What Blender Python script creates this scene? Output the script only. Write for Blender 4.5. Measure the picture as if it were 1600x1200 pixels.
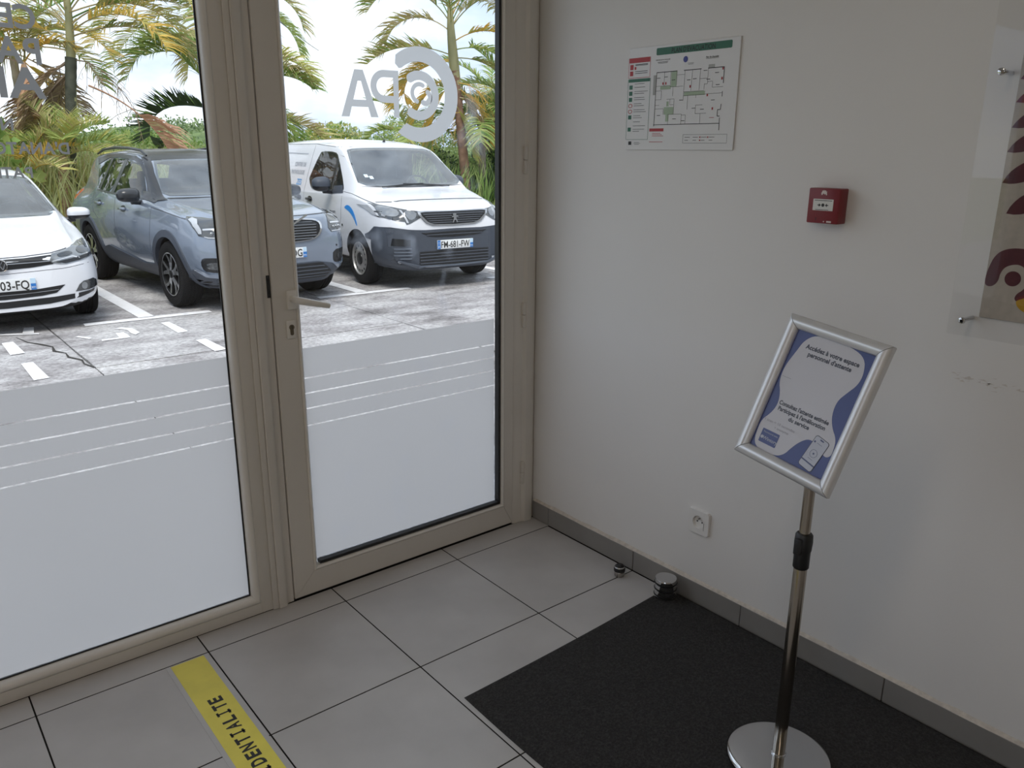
import bpy, bmesh, math, random
import numpy as np
from mathutils import Vector, Matrix
from mathutils.bvhtree import BVHTree
from mathutils.geometry import tessellate_polygon

for o in list(bpy.data.objects):
    bpy.data.objects.remove(o)
SC = bpy.context.scene
COL = SC.collection
PI = math.pi
RND = random.Random(7)

# ------------------------------------------------------------------ camera
cam_d = bpy.data.cameras.new('camera')
cam_d.sensor_width = 36.0
cam_d.lens = 28.3925
cam_d.clip_start = 0.02
cam_d.clip_end = 2000
cam = bpy.data.objects.new('camera', cam_d)
COL.objects.link(cam)
cam.matrix_world = Matrix(((0.77609314, 0.17177601, -0.60677214, -1.96633),
                           (-0.63058635, 0.22107671, -0.74396636, -2.26396),
                           (0.00634761, 0.96000942, 0.27989573, 1.43353),
                           (0, 0, 0, 1)))
SC.camera = cam

# ------------------------------------------------------------------ world, sun, exposure
world = bpy.data.worlds.new('cloudy_sky')
SC.world = world
world.use_nodes = True
wt = world.node_tree
wt.nodes.clear()
w_out = wt.nodes.new('ShaderNodeOutputWorld')
w_bg = wt.nodes.new('ShaderNodeBackground')
w_bg.inputs['Strength'].default_value = 1.16
w_tc = wt.nodes.new('ShaderNodeTexCoord')
w_sep = wt.nodes.new('ShaderNodeSeparateXYZ')
wt.links.new(w_tc.outputs['Generated'], w_sep.inputs[0])
w_map = wt.nodes.new('ShaderNodeMapping')
w_map.inputs['Scale'].default_value = (1.0, 1.0, 2.6)
w_map.inputs['Location'].default_value = (0.31, 0.12, 0.05)
wt.links.new(w_tc.outputs['Generated'], w_map.inputs[0])
w_n = wt.nodes.new('ShaderNodeTexNoise')
w_n.inputs['Scale'].default_value = 3.1
w_n.inputs['Detail'].default_value = 6
w_n.inputs['Roughness'].default_value = 0.55
wt.links.new(w_map.outputs[0], w_n.inputs['Vector'])
w_cl = wt.nodes.new('ShaderNodeValToRGB')
w_cl.color_ramp.elements[0].position = 0.34
w_cl.color_ramp.elements[1].position = 0.60
wt.links.new(w_n.outputs['Fac'], w_cl.inputs[0])
w_el = wt.nodes.new('ShaderNodeValToRGB')
w_el.color_ramp.elements[0].position = 0.0
w_el.color_ramp.elements[0].color = (0.30, 0.41, 0.69, 1)
w_el.color_ramp.elements[1].position = 0.20
w_el.color_ramp.elements[1].color = (0.50, 0.63, 0.85, 1)
wt.links.new(w_sep.outputs['Z'], w_el.inputs[0])
w_mix = wt.nodes.new('ShaderNodeMixRGB')
w_mix.inputs[2].default_value = (0.84, 0.90, 0.96, 1)
wt.links.new(w_cl.outputs[0], w_mix.inputs[0])
wt.links.new(w_el.outputs[0], w_mix.inputs[1])
wt.links.new(w_mix.outputs[0], w_bg.inputs['Color'])
wt.links.new(w_bg.outputs[0], w_out.inputs[0])

sun_d = bpy.data.lights.new('sun', 'SUN')
sun_d.energy = 2.0
sun_d.angle = math.radians(24)
sun_d.color = (1.0, 0.95, 0.86)
sun = bpy.data.objects.new('sun', sun_d)
COL.objects.link(sun)
# high sun behind thin cloud
sun.rotation_euler = Vector((0.32, 0.52, -1.0)).to_track_quat('-Z', 'Y').to_euler()

SC.view_settings.view_transform = 'Standard'
SC.view_settings.look = 'None'
SC.view_settings.gamma = 1.0
SC.view_settings.use_curve_mapping = False
SC.view_settings.exposure = 0.45
SC.cycles.use_denoising = True
SC.cycles.max_bounces = 10
SC.cycles.diffuse_bounces = 6
SC.cycles.transparent_max_bounces = 24
SC.cycles.sample_clamp_indirect = 6.0
SC.cycles.caustics_reflective = False
SC.cycles.caustics_refractive = False

# ------------------------------------------------------------------ materials
MATS = {}


def mat(name, col=(.5, .5, .5), rough=.5, metal=0.0, var=0.04, vscale=8.0, bump=None, coat=0.0, spec=0.5, ramp=None,
        rscale=None, stretch=None, sheen=0.0, trans=0.0):
    """procedural principled material: noise varies the colour, optional second noise drives bump"""
    if name in MATS:
        return MATS[name]
    m = bpy.data.materials.new(name)
    m.use_nodes = True
    nt = m.node_tree
    b = nt.nodes['Principled BSDF']
    b.inputs['Roughness'].default_value = rough
    b.inputs['Metallic'].default_value = metal
    b.inputs['Specular IOR Level'].default_value = spec
    b.inputs['Coat Weight'].default_value = coat
    b.inputs['Coat Roughness'].default_value = 0.03
    b.inputs['Sheen Weight'].default_value = sheen
    tc = nt.nodes.new('ShaderNodeTexCoord')
    src = tc.outputs['Object']
    if stretch:
        mp = nt.nodes.new('ShaderNodeMapping')
        mp.inputs['Scale'].default_value = stretch
        nt.links.new(src, mp.inputs[0])
        src = mp.outputs[0]
    n = nt.nodes.new('ShaderNodeTexNoise')
    n.inputs['Scale'].default_value = vscale
    n.inputs['Detail'].default_value = 5
    nt.links.new(src, n.inputs['Vector'])
    r = nt.nodes.new('ShaderNodeValToRGB')
    if ramp:
        e = r.color_ramp.elements
        e[0].position, e[0].color = ramp[0][0], (*ramp[0][1], 1)
        e[1].position, e[1].color = ramp[-1][0], (*ramp[-1][1], 1)
        for p, c in ramp[1:-1]:
            k = e.new(p)
            k.color = (*c, 1)
    else:
        lo = [max(0, c * (1 - var)) for c in col]
        hi = [min(1, c * (1 + var)) for c in col]
        r.color_ramp.elements[0].position = .3
        r.color_ramp.elements[1].position = .7
        r.color_ramp.elements[0].color = (*lo, 1)
        r.color_ramp.elements[1].color = (*hi, 1)
    nt.links.new(n.outputs['Fac'], r.inputs[0])
    nt.links.new(r.outputs[0], b.inputs['Base Color'])
    if bump:
        n2 = nt.nodes.new('ShaderNodeTexNoise')
        n2.inputs['Scale'].default_value = bump[0]
        n2.inputs['Detail'].default_value = 3
        nt.links.new(src, n2.inputs['Vector'])
        bp = nt.nodes.new('ShaderNodeBump')
        bp.inputs['Strength'].default_value = bump[1]
        bp.inputs['Distance'].default_value = bump[2] if len(bump) > 2 else 0.01
        nt.links.new(n2.outputs['Fac'], bp.inputs['Height'])
        nt.links.new(bp.outputs[0], b.inputs['Normal'])
    if trans > 0:
        t = nt.nodes.new('ShaderNodeBsdfTranslucent')
        nt.links.new(r.outputs[0], t.inputs['Color'])
        mx = nt.nodes.new('ShaderNodeMixShader')
        mx.inputs[0].default_value = trans
        nt.links.new(b.outputs[0], mx.inputs[1])
        nt.links.new(t.outputs[0], mx.inputs[2])
        nt.links.new(mx.outputs[0], nt.nodes['Material Output'].inputs['Surface'])
    MATS[name] = m
    return m


def glass_mat(name, tint=(.96, .98, .97), haze=0.0, grazing=.80):
    m = bpy.data.materials.new(name)
    m.use_nodes = True
    nt = m.node_tree
    nt.nodes.clear()
    out = nt.nodes.new('ShaderNodeOutputMaterial')
    tr = nt.nodes.new('ShaderNodeBsdfTransparent')
    tr.inputs[0].default_value = (*tint, 1)
    gl = nt.nodes.new('ShaderNodeBsdfGlossy')
    gl.inputs['Roughness'].default_value = 0.0
    fr = nt.nodes.new('ShaderNodeLayerWeight')      # Schlick reflection, the same for both faces of the pane
    fr.inputs[0].default_value = .5
    pw = nt.nodes.new('ShaderNodeMath')
    pw.operation = 'POWER'
    pw.inputs[1].default_value = 5.0
    nt.links.new(fr.outputs['Facing'], pw.inputs[0])
    ma = nt.nodes.new('ShaderNodeMath')
    ma.operation = 'MULTIPLY_ADD'
    ma.inputs[1].default_value = grazing
    ma.inputs[2].default_value = .025
    nt.links.new(pw.outputs[0], ma.inputs[0])
    mx = nt.nodes.new('ShaderNodeMixShader')
    nt.links.new(ma.outputs[0], mx.inputs[0])
    nt.links.new(tr.outputs[0], mx.inputs[1])
    nt.links.new(gl.outputs[0], mx.inputs[2])
    last = mx.outputs[0]
    if haze > 0:   # greasy smears left by hands
        tc = nt.nodes.new('ShaderNodeTexCoord')
        mp = nt.nodes.new('ShaderNodeMapping')
        mp.inputs['Scale'].default_value = (3.0, 1.0, 2.2)
        nt.links.new(tc.outputs['Object'], mp.inputs[0])
        n = nt.nodes.new('ShaderNodeTexNoise')
        n.inputs['Scale'].default_value = 3.0
        n.inputs['Detail'].default_value = 8
        nt.links.new(mp.outputs[0], n.inputs['Vector'])
        r = nt.nodes.new('ShaderNodeValToRGB')
        r.color_ramp.elements[0].position = .58
        r.color_ramp.elements[1].position = .80
        r.color_ramp.elements[1].color = (haze, haze, haze, 1)
        nt.links.new(n.outputs['Fac'], r.inputs[0])
        tl = nt.nodes.new('ShaderNodeBsdfTranslucent')
        tl.inputs[0].default_value = (.8, .85, .95, 1)
        m2 = nt.nodes.new('ShaderNodeMixShader')
        nt.links.new(r.outputs[0], m2.inputs[0])
        nt.links.new(last, m2.inputs[1])
        nt.links.new(tl.outputs[0], m2.inputs[2])
        last = m2.outputs[0]
    nt.links.new(last, out.inputs[0])
    MATS[name] = m
    return m


def film_mat(name, col, tfac=.65):
    m = bpy.data.materials.new(name)
    m.use_nodes = True
    nt = m.node_tree
    nt.nodes.clear()
    out = nt.nodes.new('ShaderNodeOutputMaterial')
    tc = nt.nodes.new('ShaderNodeTexCoord')
    n = nt.nodes.new('ShaderNodeTexNoise')
    n.inputs['Scale'].default_value = 2.0
    nt.links.new(tc.outputs['Object'], n.inputs['Vector'])
    r = nt.nodes.new('ShaderNodeValToRGB')
    r.color_ramp.elements[0].color = (*[c * .97 for c in col], 1)
    r.color_ramp.elements[1].color = (*[c * 1.03 for c in col], 1)
    nt.links.new(n.outputs['Fac'], r.inputs[0])
    d = nt.nodes.new('ShaderNodeBsdfDiffuse')
    t = nt.nodes.new('ShaderNodeBsdfTranslucent')
    nt.links.new(r.outputs[0], d.inputs[0])
    nt.links.new(r.outputs[0], t.inputs[0])
    mx = nt.nodes.new('ShaderNodeMixShader')
    mx.inputs[0].default_value = tfac
    nt.links.new(d.outputs[0], mx.inputs[1])
    nt.links.new(t.outputs[0], mx.inputs[2])
    nt.links.new(mx.outputs[0], out.inputs[0])
    MATS[name] = m
    return m


PVC = mat('white_frame', (.66, .625, .575), .35, var=.03, vscale=3)
PVC2 = mat('white_frame_bead', (.74, .71, .665), .28, var=.02, vscale=3)
RUBBER = mat('black_rubber', (.012, .012, .013), .5, var=.1)
BLACK = mat('black_plastic', (.016, .017, .019), .45, var=.1)
DARKGAP = mat('dark_gap', (.01, .009, .008), .8)
CHROME = mat('chrome', (.58, .58, .585), .05, 1.0, var=.02)
STEEL = mat('brushed_steel', (.42, .39, .36), .22, 1.0, var=.06, vscale=20)
ALU = mat('satin_aluminium', (.76, .765, .78), .34, .45, var=.03, vscale=30)
WALL = mat('wall_plaster', (.80, .785, .77), .75, var=.02, vscale=1.6, bump=(120, .12, .002))
CEIL = mat('ceiling_paint', (.80, .78, .74), .8, var=.02, vscale=2)
BACKW = mat('back_wall_paint', (.62, .55, .47), .8, var=.03, vscale=2)
TILE = mat('grey_floor_tile', rough=.36, vscale=5, bump=(90, .05, .002),
           ramp=((.25, (.455, .440, .430)), (.5, (.510, .494, .484)), (.78, (.560, .545, .535))))
SKIRT = mat('grey_skirting_tile', rough=.45, vscale=5, ramp=((.25, (.225, .214, .204)), (.75, (.290, .278, .266))))
GROUT = mat('dark_grout', (.018, .016, .015), .95, spec=.1)
FILLET = mat('beige_mortar', (.62, .565, .50), .85, var=.12, vscale=60, bump=(150, .5, .004))
GLASS = glass_mat('clear_glass', (.985, .99, .99))
GLASSD = glass_mat('smeared_door_glass', (.985, .99, .99), haze=.20)
ACRYL = glass_mat('clear_acrylic', (.985, .985, .985), grazing=.15)
FILM = film_mat('frosted_film', (.765, .738, .728), .70)
DECAL = film_mat('frosted_lettering', (.86, .862, .865), .75)
DECALG = film_mat('grey_lettering', (.31, .305, .30), .66)


# ------------------------------------------------------------------ mesh helpers
def link(name, me, parent=None):
    o = bpy.data.objects.new(name, me)
    COL.objects.link(o)
    if parent is not None:
        o.parent = parent
    return o


def smooth_mesh(me, angle=40):
    me.polygons.foreach_set('use_smooth', [True] * len(me.polygons))
    try:
        me.set_sharp_from_angle(angle=math.radians(angle))
    except Exception:
        pass


def obj(name, bm, m, parent=None, smooth=None, normals=True):
    if normals:
        bmesh.ops.recalc_face_normals(bm, faces=bm.faces)
    me = bpy.data.meshes.new(name)
    bm.to_mesh(me)
    bm.free()
    for k in (m if isinstance(m, (list, tuple)) else [m]):
        me.materials.append(k)
    if smooth:
        smooth_mesh(me, smooth)
    return link(name, me, parent)


def pyobj(name, V, F, m, parent=None, smooth=None, fm=None):
    me = bpy.data.meshes.new(name)
    me.from_pydata([tuple(v) for v in V], [], F)
    for k in (m if isinstance(m, (list, tuple)) else [m]):
        me.materials.append(k)
    if fm is not None:
        me.polygons.foreach_set('material_index', fm)
    me.update()
    if smooth:
        smooth_mesh(me, smooth)
    return link(name, me, parent)


def tag(o, label, cat, group=None, kind=None):
    if label:
        o['label'] = label
    if cat:
        o['category'] = cat
    if group:
        o['group'] = group
    if kind:
        o['kind'] = kind
    return o


def empty(name, loc=(0, 0, 0), rz=0.0, mw=None):
    o = bpy.data.objects.new(name, None)
    o.empty_display_size = .1
    COL.objects.link(o)
    if mw is not None:
        o.matrix_world = mw
    else:
        o.location = loc
        o.rotation_euler = (0, 0, rz)
    return o


def struct(o):
    o['kind'] = 'structure'
    return o


def box(bm, x0, x1, y0, y1, z0, z1, bevel=0.0, seg=2):
    vs = [bm.verts.new((x, y, z)) for x in (x0, x1) for y in (y0, y1) for z in (z0, z1)]
    fs = [bm.faces.new([vs[i] for i in f]) for f in ((0, 1, 3, 2), (4, 6, 7, 5), (0, 4, 5, 1), (2, 3, 7, 6), (0, 2, 6, 4), (1, 5, 7, 3))]
    if bevel > 0:
        es = list({e for f in fs for e in f.edges})
        bmesh.ops.bevel(bm, geom=es, offset=bevel, segments=seg, affect='EDGES', profile=.5)
    return bm


def boxo(name, b, m, parent=None, bevel=0.0, seg=2):
    return obj(name, box(bmesh.new(), *b, bevel=bevel, seg=seg), m, parent, smooth=40 if bevel else None)


def prism(bm, pts, fn0, fn1):
    """extrude 2D outline between two mappings"""
    a = [bm.verts.new(fn0(*p)) for p in pts]
    b = [bm.verts.new(fn1(*p)) for p in pts]
    n = len(pts)
    for i in range(n):
        bm.faces.new((a[i], a[(i + 1) % n], b[(i + 1) % n], b[i]))
    tri = tessellate_polygon([[Vector((p[0], p[1], 0)) for p in pts]])
    for t in tri:
        try:
            bm.faces.new([a[i] for i in t])
            bm.faces.new([b[i] for i in t][::-1])
        except ValueError:
            pass
    return bm


def lathe(bm, prof, seg=24, axis='z', c=(0, 0, 0), cap=True):
    rings = []
    for r, h in prof:
        ring = []
        for k in range(seg):
            a = 2 * PI * k / seg
            p = {'z': (r * math.cos(a), r * math.sin(a), h), 'x': (h, r * math.cos(a), r * math.sin(a)),
                 'y': (r * math.cos(a), h, r * math.sin(a))}[axis]
            ring.append(bm.verts.new((p[0] + c[0], p[1] + c[1], p[2] + c[2])))
        rings.append(ring)
    for i in range(len(rings) - 1):
        for k in range(seg):
            bm.faces.new((rings[i][k], rings[i][(k + 1) % seg], rings[i + 1][(k + 1) % seg], rings[i + 1][k]))
    if cap:
        for rg in (rings[0], rings[-1]):
            try:
                bm.faces.new(rg)
            except ValueError:
                pass
    return bm


def tube(bm, path, radii, seg=8, cap=True):
    if not isinstance(radii, (list, tuple)):
        radii = [radii] * len(path)
    P = [Vector(p) for p in path]
    rings = []
    up = Vector((0, 0, 1))
    for i, p in enumerate(P):
        t = (P[min(i + 1, len(P) - 1)] - P[max(i - 1, 0)]).normalized()
        ref = up if abs(t.z) < .95 else Vector((0, 1, 0))
        s = t.cross(ref).normalized()
        u = s.cross(t)
        rings.append([bm.verts.new(p + radii[i] * (math.cos(2 * PI * k / seg) * s + math.sin(2 * PI * k / seg) * u)) for k in range(seg)])
    for i in range(len(rings) - 1):
        for k in range(seg):
            bm.faces.new((rings[i][k], rings[i][(k + 1) % seg], rings[i + 1][(k + 1) % seg], rings[i + 1][k]))
    if cap:
        bm.faces.new(rings[0])
        bm.faces.new(rings[-1])
    return bm


def arc(cx, cy, r, a0, a1, n=24):
    return [(cx + r * math.cos(math.radians(a0 + (a1 - a0) * k / n)), cy + r * math.sin(math.radians(a0 + (a1 - a0) * k / n))) for k in range(n + 1)]


def rrect(x0, y0, x1, y1, r, n=4):
    return (arc(x1 - r, y0 + r, r, -90, 0, n) + arc(x1 - r, y1 - r, r, 0, 90, n) + arc(x0 + r, y1 - r, r, 90, 180, n) + arc(x0 + r, y0 + r, r, 180, 270, n))


def csmooth(pts, it=2):
    """closed chaikin"""
    for _ in range(it):
        q = []
        n = len(pts)
        for i in range(n):
            a, b = pts[i], pts[(i + 1) % n]
            q += [(a[0] * .75 + b[0] * .25, a[1] * .75 + b[1] * .25), (a[0] * .25 + b[0] * .75, a[1] * .25 + b[1] * .75)]
        pts = q
    return pts


class Flat:
    """flat print on a plane: shapes of one ink gathered in one mesh"""
    def __init__(self):
        self.V, self.F = [], []

    def poly(self, pts):
        n0 = len(self.V)
        self.V += [(p[0], p[1]) for p in pts]
        for t in tessellate_polygon([[Vector((p[0], p[1], 0)) for p in pts]]):
            self.F.append([n0 + i for i in t])
        return self

    def rect(self, x0, y0, x1, y1):
        n0 = len(self.V)
        self.V += [(x0, y0), (x1, y0), (x1, y1), (x0, y1)]
        self.F.append([n0, n0 + 1, n0 + 2, n0 + 3])
        return self

    def line(self, a, b, w):
        dx, dy = b[0] - a[0], b[1] - a[1]
        l = math.hypot(dx, dy) or 1
        nx, ny = -dy / l * w / 2, dx / l * w / 2
        return self.poly([(a[0] + nx, a[1] + ny), (b[0] + nx, b[1] + ny), (b[0] - nx, b[1] - ny), (a[0] - nx, a[1] - ny)])

    def path(self, pts, w):
        for a, b in zip(pts[:-1], pts[1:]):
            self.line(a, b, w)
        return self

    def frame(self, x0, y0, x1, y1, w):
        return self.path([(x0, y0), (x1, y0), (x1, y1), (x0, y1), (x0, y0)], w)

    def text(self, s, x, y, size, align='l', bold=0.0, sx=1.0, rot=0.0, mirror=False, width=None):
        V, F = glyphs(s, bold)
        if not V:
            return self
        xs = [v[0] for v in V]
        w = (max(xs) - min(xs)) or 1
        k = size
        if width:
            sx = width / (w * k)
        off = {'l': -min(xs), 'c': -(min(xs) + max(xs)) / 2, 'r': -max(xs)}[align]
        c, sn = math.cos(rot), math.sin(rot)
        n0 = len(self.V)
        for v in V:
            a, b = (v[0] + off) * k * sx, v[1] * k
            if mirror:
                a = -a
            self.V.append((x + a * c - b * sn, y + a * sn + b * c))
        self.F += [[n0 + i for i in f] for f in F]
        return self

    def emit(self, name, mw, m, parent=None, h=0.0, stuff=False, fn=None):
        """mw maps (u,v,h) to the parent's space"""
        P = [fn(*v) for v in self.V] if fn else self.V
        V = [mw @ Vector((v[0], v[1], h)) for v in P]
        o = pyobj(name, V, self.F, m, parent)
        if stuff:
            o['kind'] = 'stuff'
        return o


_GL = {}


def glyphs(s, bold=0.0):
    key = (s, bold)
    if key not in _GL:
        cu = bpy.data.curves.new('txt', 'FONT')
        cu.body = s
        cu.size = 1.0
        cu.offset = bold
        cu.resolution_u = 3
        o = bpy.data.objects.new('txt', cu)
        COL.objects.link(o)
        dg = bpy.context.evaluated_depsgraph_get()
        me = o.evaluated_get(dg).to_mesh()
        V = [(v.co.x, v.co.y) for v in me.vertices]
        F = [list(p.vertices) for p in me.polygons]
        o.evaluated_get(dg).to_mesh_clear()
        bpy.data.objects.remove(o)
        bpy.data.curves.remove(cu)
        _GL[key] = (V, F)
    return _GL[key]


# ================================================================== ROOM SHELL
RX0, RY0, CH = -5.3, -5.6, 2.72
fl = struct(boxo('floor', (RX0, 0.0, RY0, 0.08, -0.30, -0.0008), GROUT))
T = .45
J = .0040


def tile_mesh(w, d):
    bm = bmesh.new()
    box(bm, 0, w, 0, d, -.006, 0)
    top = [e for e in bm.edges if all(v.co.z > -.001 for v in e.verts)]
    bmesh.ops.bevel(bm, geom=top, offset=.0006, segments=1, affect='EDGES')
    bmesh.ops.recalc_face_normals(bm, faces=bm.faces)
    me = bpy.data.meshes.new('floor_tile')
    bm.to_mesh(me)
    bm.free()
    me.materials.append(TILE)
    return me


TY0 = -0.0986
full = tile_mesh(T - J, T - J)
strip = tile_mesh(T - J, .0986 - .0)
last = tile_mesh(T - J - .012, T - J)
for i in range(1, 12):
    x = -T * i + J / 2
    o = link('floor_tile', strip, fl)
    o.location = (x, TY0 + J / 2, 0)
    for j in range(0, 12):
        o = link('floor_tile', full if i > 1 else last, fl)
        o.location = (x, TY0 - T * (j + 1) + J / 2, 0)

wr = struct(boxo('wall_right', (0.0, 0.22, RY0, 0.09, -.3, CH), WALL))
wl = struct(empty('wall_left'))
boxo('wall_panel', (RX0 - .2, RX0, RY0, -4.9, -.3, CH), BACKW, wl)
boxo('wall_panel', (RX0 - .2, RX0, -2.9, .09, -.3, CH), BACKW, wl)
boxo('wall_panel', (RX0 - .2, RX0, -4.9, -2.9, -.3, .25), BACKW, wl)
boxo('wall_panel', (RX0 - .2, RX0, -4.9, -2.9, 2.45, CH), BACKW, wl)
w3 = struct(empty('fill_window'))  # unseen side window, added to let more daylight into the room
for k in range(3):
    boxo('frame_stile', (RX0 - .13, RX0 - .06, -4.9 + k * .97, -4.9 + k * .97 + .06, .25, 2.45), PVC, w3)
for z in (.25, 2.39):
    boxo('frame_rail', (RX0 - .13, RX0 - .06, -4.9, -2.9, z, z + .06), PVC, w3)
boxo('glass_pane', (RX0 - .10, RX0 - .094, -4.9, -2.9, .26, 2.44), GLASS, w3)
struct(boxo('wall_back', (RX0 - .2, .22, RY0 - .2, RY0, -.3, CH), BACKW))
struct(boxo('ceiling', (RX0 - .2, .22, RY0 - .2, .09, CH, CH + .25), CEIL))
struct(boxo('wall_outside_right', (.22, 9.0, -.25, .09, -.3, 3.1), mat('cream_render', (.60, .56, .50), .9, bump=(60, .3, .01))))
struct(boxo('wall_front', (RX0, 0.0, -.02, .09, 2.30, CH), WALL))

bb = struct(empty('baseboard_right'))
ys = [0.0, -.096, -.547, -.997, -1.456, -1.906, -2.356, -2.806, -3.26, -3.71, -4.16, -4.61, -5.06, -5.59]
for a, b in zip(ys[:-1], ys[1:]):
    boxo('skirting_tile', (-.0098, -.0004, b + .0014, a - .0014, .001, .0745), SKIRT, bb, bevel=.0009, seg=1)
bm = bmesh.new()
n = 140
rr = random.Random(4)
prev = None
for k in range(n + 1):
    y = 0 - 5.58 * k / n
    h = .0092 + rr.uniform(-.002, .0025)
    d = .0092 + rr.uniform(-.0012, .0004)
    vs = [bm.verts.new(p) for p in ((-.0003, y, .0740), (-d, y, .0742), (-.0040, y, .0744 + h * .62), (-.0003, y, .0744 + h))]
    if prev:
        for q in range(3):
            bm.faces.new((prev[q], prev[q + 1], vs[q + 1], vs[q]))
    prev = vs
obj('mortar_fillet', bm, FILLET, bb)

# warm fill panels added on the ceiling, out of view, to brighten the room
FILLGLOW = bpy.data.materials.new('fill_panel_glow')
FILLGLOW.use_nodes = True
_p = FILLGLOW.node_tree.nodes['Principled BSDF']
_p.inputs['Base Color'].default_value = (.9, .86, .8, 1)
_p.inputs['Emission Color'].default_value = (1.0, .82, .62, 1)
_p.inputs['Emission Strength'].default_value = 2.0
for lx, ly, pw_, lab in ((-2.3, -1.75, 2.6, 'added warm fill panel on the ceiling nearer the glass door'), (-3.7, -3.6, 4.6, 'added warm fill panel on the ceiling deep in the hall')):
    lp = boxo('fill_panel', (lx - .62, lx + .62, ly - .16, ly + .16, CH - .045, CH - .001), PVC, bevel=.004)
    tag(lp, lab, 'lamp')
    boxo('fill_diffuser', (lx - .59, lx + .59, ly - .13, ly + .13, CH - .047, CH - .044), FILLGLOW, lp)
    ld = bpy.data.lights.new('fill_panel_light', 'AREA')
    ld.shape = 'RECTANGLE'
    ld.size, ld.size_y = 1.18, .26
    ld.energy = pw_
    ld.color = (1.0, .82, .66)
    lo = bpy.data.objects.new('fill_light', ld)
    COL.objects.link(lo)
    lo.parent = lp
    lo.location = (lx, ly, CH - .05)

# ------------------------------------------------------------------ glazing
ZT = 2.20


def member(bm, pts, z0, z1):
    return prism(bm, pts, lambda x, y: (x, y, z0), lambda x, y: (x, y, z1))


def beads(parent, x0, x1, z0, z1, yg, w, mt, yf=0.0):
    """sloping glazing bead round a pane opening, mitred; each side is a part"""
    o = [(x0 - w, z0 - w), (x1 + w, z0 - w), (x1 + w, z1 + w), (x0 - w, z1 + w)]
    i = [(x0, z0), (x1, z0), (x1, z1), (x0, z1)]
    prof = [(0, yf - .0005), (.12, yf - .0035), (.35, yf - .0045), (.70, yf - .001), (.93, yg - .012), (1, yg - .004)]
    for k in range(4):
        a, b, ai, bi = o[k], o[(k + 1) % 4], i[k], i[(k + 1) % 4]
        bm = bmesh.new()
        A = [bm.verts.new((a[0] + (ai[0] - a[0]) * t, y, a[1] + (ai[1] - a[1]) * t)) for t, y in prof]
        B = [bm.verts.new((b[0] + (bi[0] - b[0]) * t, y, b[1] + (bi[1] - b[1]) * t)) for t, y in prof]
        for q in range(len(prof) - 1):
            bm.faces.new((A[q], A[q + 1], B[q + 1], B[q]))
        ba = bm.verts.new((a[0], yg + .01, a[1]))
        bb_ = bm.verts.new((b[0], yg + .01, b[1]))
        bm.faces.new((A[0], B[0], bb_, ba))
        obj('glazing_bead', bm, mt, parent, smooth=50)


def gasket(parent, x0, x1, z0, z1, y0, y1, w):
    bm = bmesh.new()
    box(bm, x0, x0 + w * .3, y0 + (y1 - y0) * .6, y1, z0, z1)
    box(bm, x1 - w, x1, y0, y1, z0, z1)
    box(bm, x0 + w, x1 - w, y0, y1, z0, z0 + w)
    box(bm, x0 + w, x1 - w, y0, y1, z1 - w, z1)
    return obj('gasket', bm, RUBBER, parent)


def film_bands(parent, x0, x1, y, tops, zb, name='frosted_film'):
    gap = .0042
    for k, zt in enumerate(tops):
        z1 = zt - (gap / 2 if k else 0)
        z0 = tops[k + 1] + gap / 2 if k + 1 < len(tops) else zb
        pyobj(name, [(x0, y, z0), (x1, y, z0), (x1, y, z1), (x0, y, z1)], [(0, 1, 2, 3)], FILM, parent)


GY = .028


def sidelight(name, x0, x1, tops):
    w = struct(empty(name))
    # frame members: sill, head, left, right
    boxo('frame_sill', (x0 - .06, x1 + .08, -.001, .065, .002, .040), PVC, w, .003)
    boxo('frame_head', (x0 - .06, x1 + .08, -.001, .065, ZT, ZT + .09), PVC, w, .003)
    boxo('frame_stile', (x0 - .06, x0 - .0215, -.0015, .065, .003, ZT + .05), PVC, w, .003)
    boxo('frame_stile', (x1 + .0215, x1 + .0600, -.0015, .065, .003, ZT + .05), PVC, w, .0015)
    beads(w, x0, x1, .0625, ZT - .02, GY, .0225, PVC2)
    gasket(w, x0, x1, .0625, ZT - .02, GY - .005, GY - .001, .0042)
    g = boxo('glass_pane', (x0 - .01, x1 + .01, GY, GY + .006, .05, ZT - .01), GLASS, w)
    film_bands(w, x0 + .003, x1 - .003, GY - .0006, tops, .068)
    return w


win1 = sidelight('window_1', -2.76, -1.168, [.846, .7595, .7040, .6480, .5945])
win2 = sidelight('window_2', -4.50, -2.90, [.846, .7595, .7040, .6480, .5945])
boxo('corner_post', (-5.30, -4.57, -.02, .09, 0, 2.30), WALL, win2)
boxo('post', (-2.842, -2.818, -.012, .065, .003, ZT + .05), PVC, win1, .004)

# mullion between window and door, and door frame jambs
door = struct(empty('door_1'))
bm = bmesh.new()
member(bm, [(-1.0885, .06), (-1.0885, -.0065), (-1.0855, -.0100), (-1.066, -.0100), (-1.0605, -.0065), (-1.0595, .002), (-1.050, .006), (-1.0335, .0065), (-1.0335, .06)], .001, ZT + .05)
obj('mullion', bm, PVC, door, smooth=35)
boxo('mullion_cover', (-1.1078, -1.0890, -.0060, .06, .001, ZT + .05), PVC, door, .0022)
boxo('head_frame', (-1.09, -.003, -.004, .065, ZT + .004, ZT + .10), PVC, door, .003)
boxo('strike_plate', (-1.0425, -1.0332, .0040, .0068, 1.008, 1.074), BLACK, door)
bm = bmesh.new()
member(bm, [(-.1125, .06), (-.1125, .004), (-.100, -.001), (-.072, -.0025), (-.060, -.012), (-.034, -.014), (-.020, -.008), (-.013, .004), (-.0005, .010), (-.0005, .06)], .001, ZT + .05)
obj('jamb', bm, PVC, door, smooth=30)
boxo('threshold', (-1.0335, -.1125, .012, .075, .0, .006), mat('dark_aluminium', (.10, .095, .09), .5, .6), door)

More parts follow.
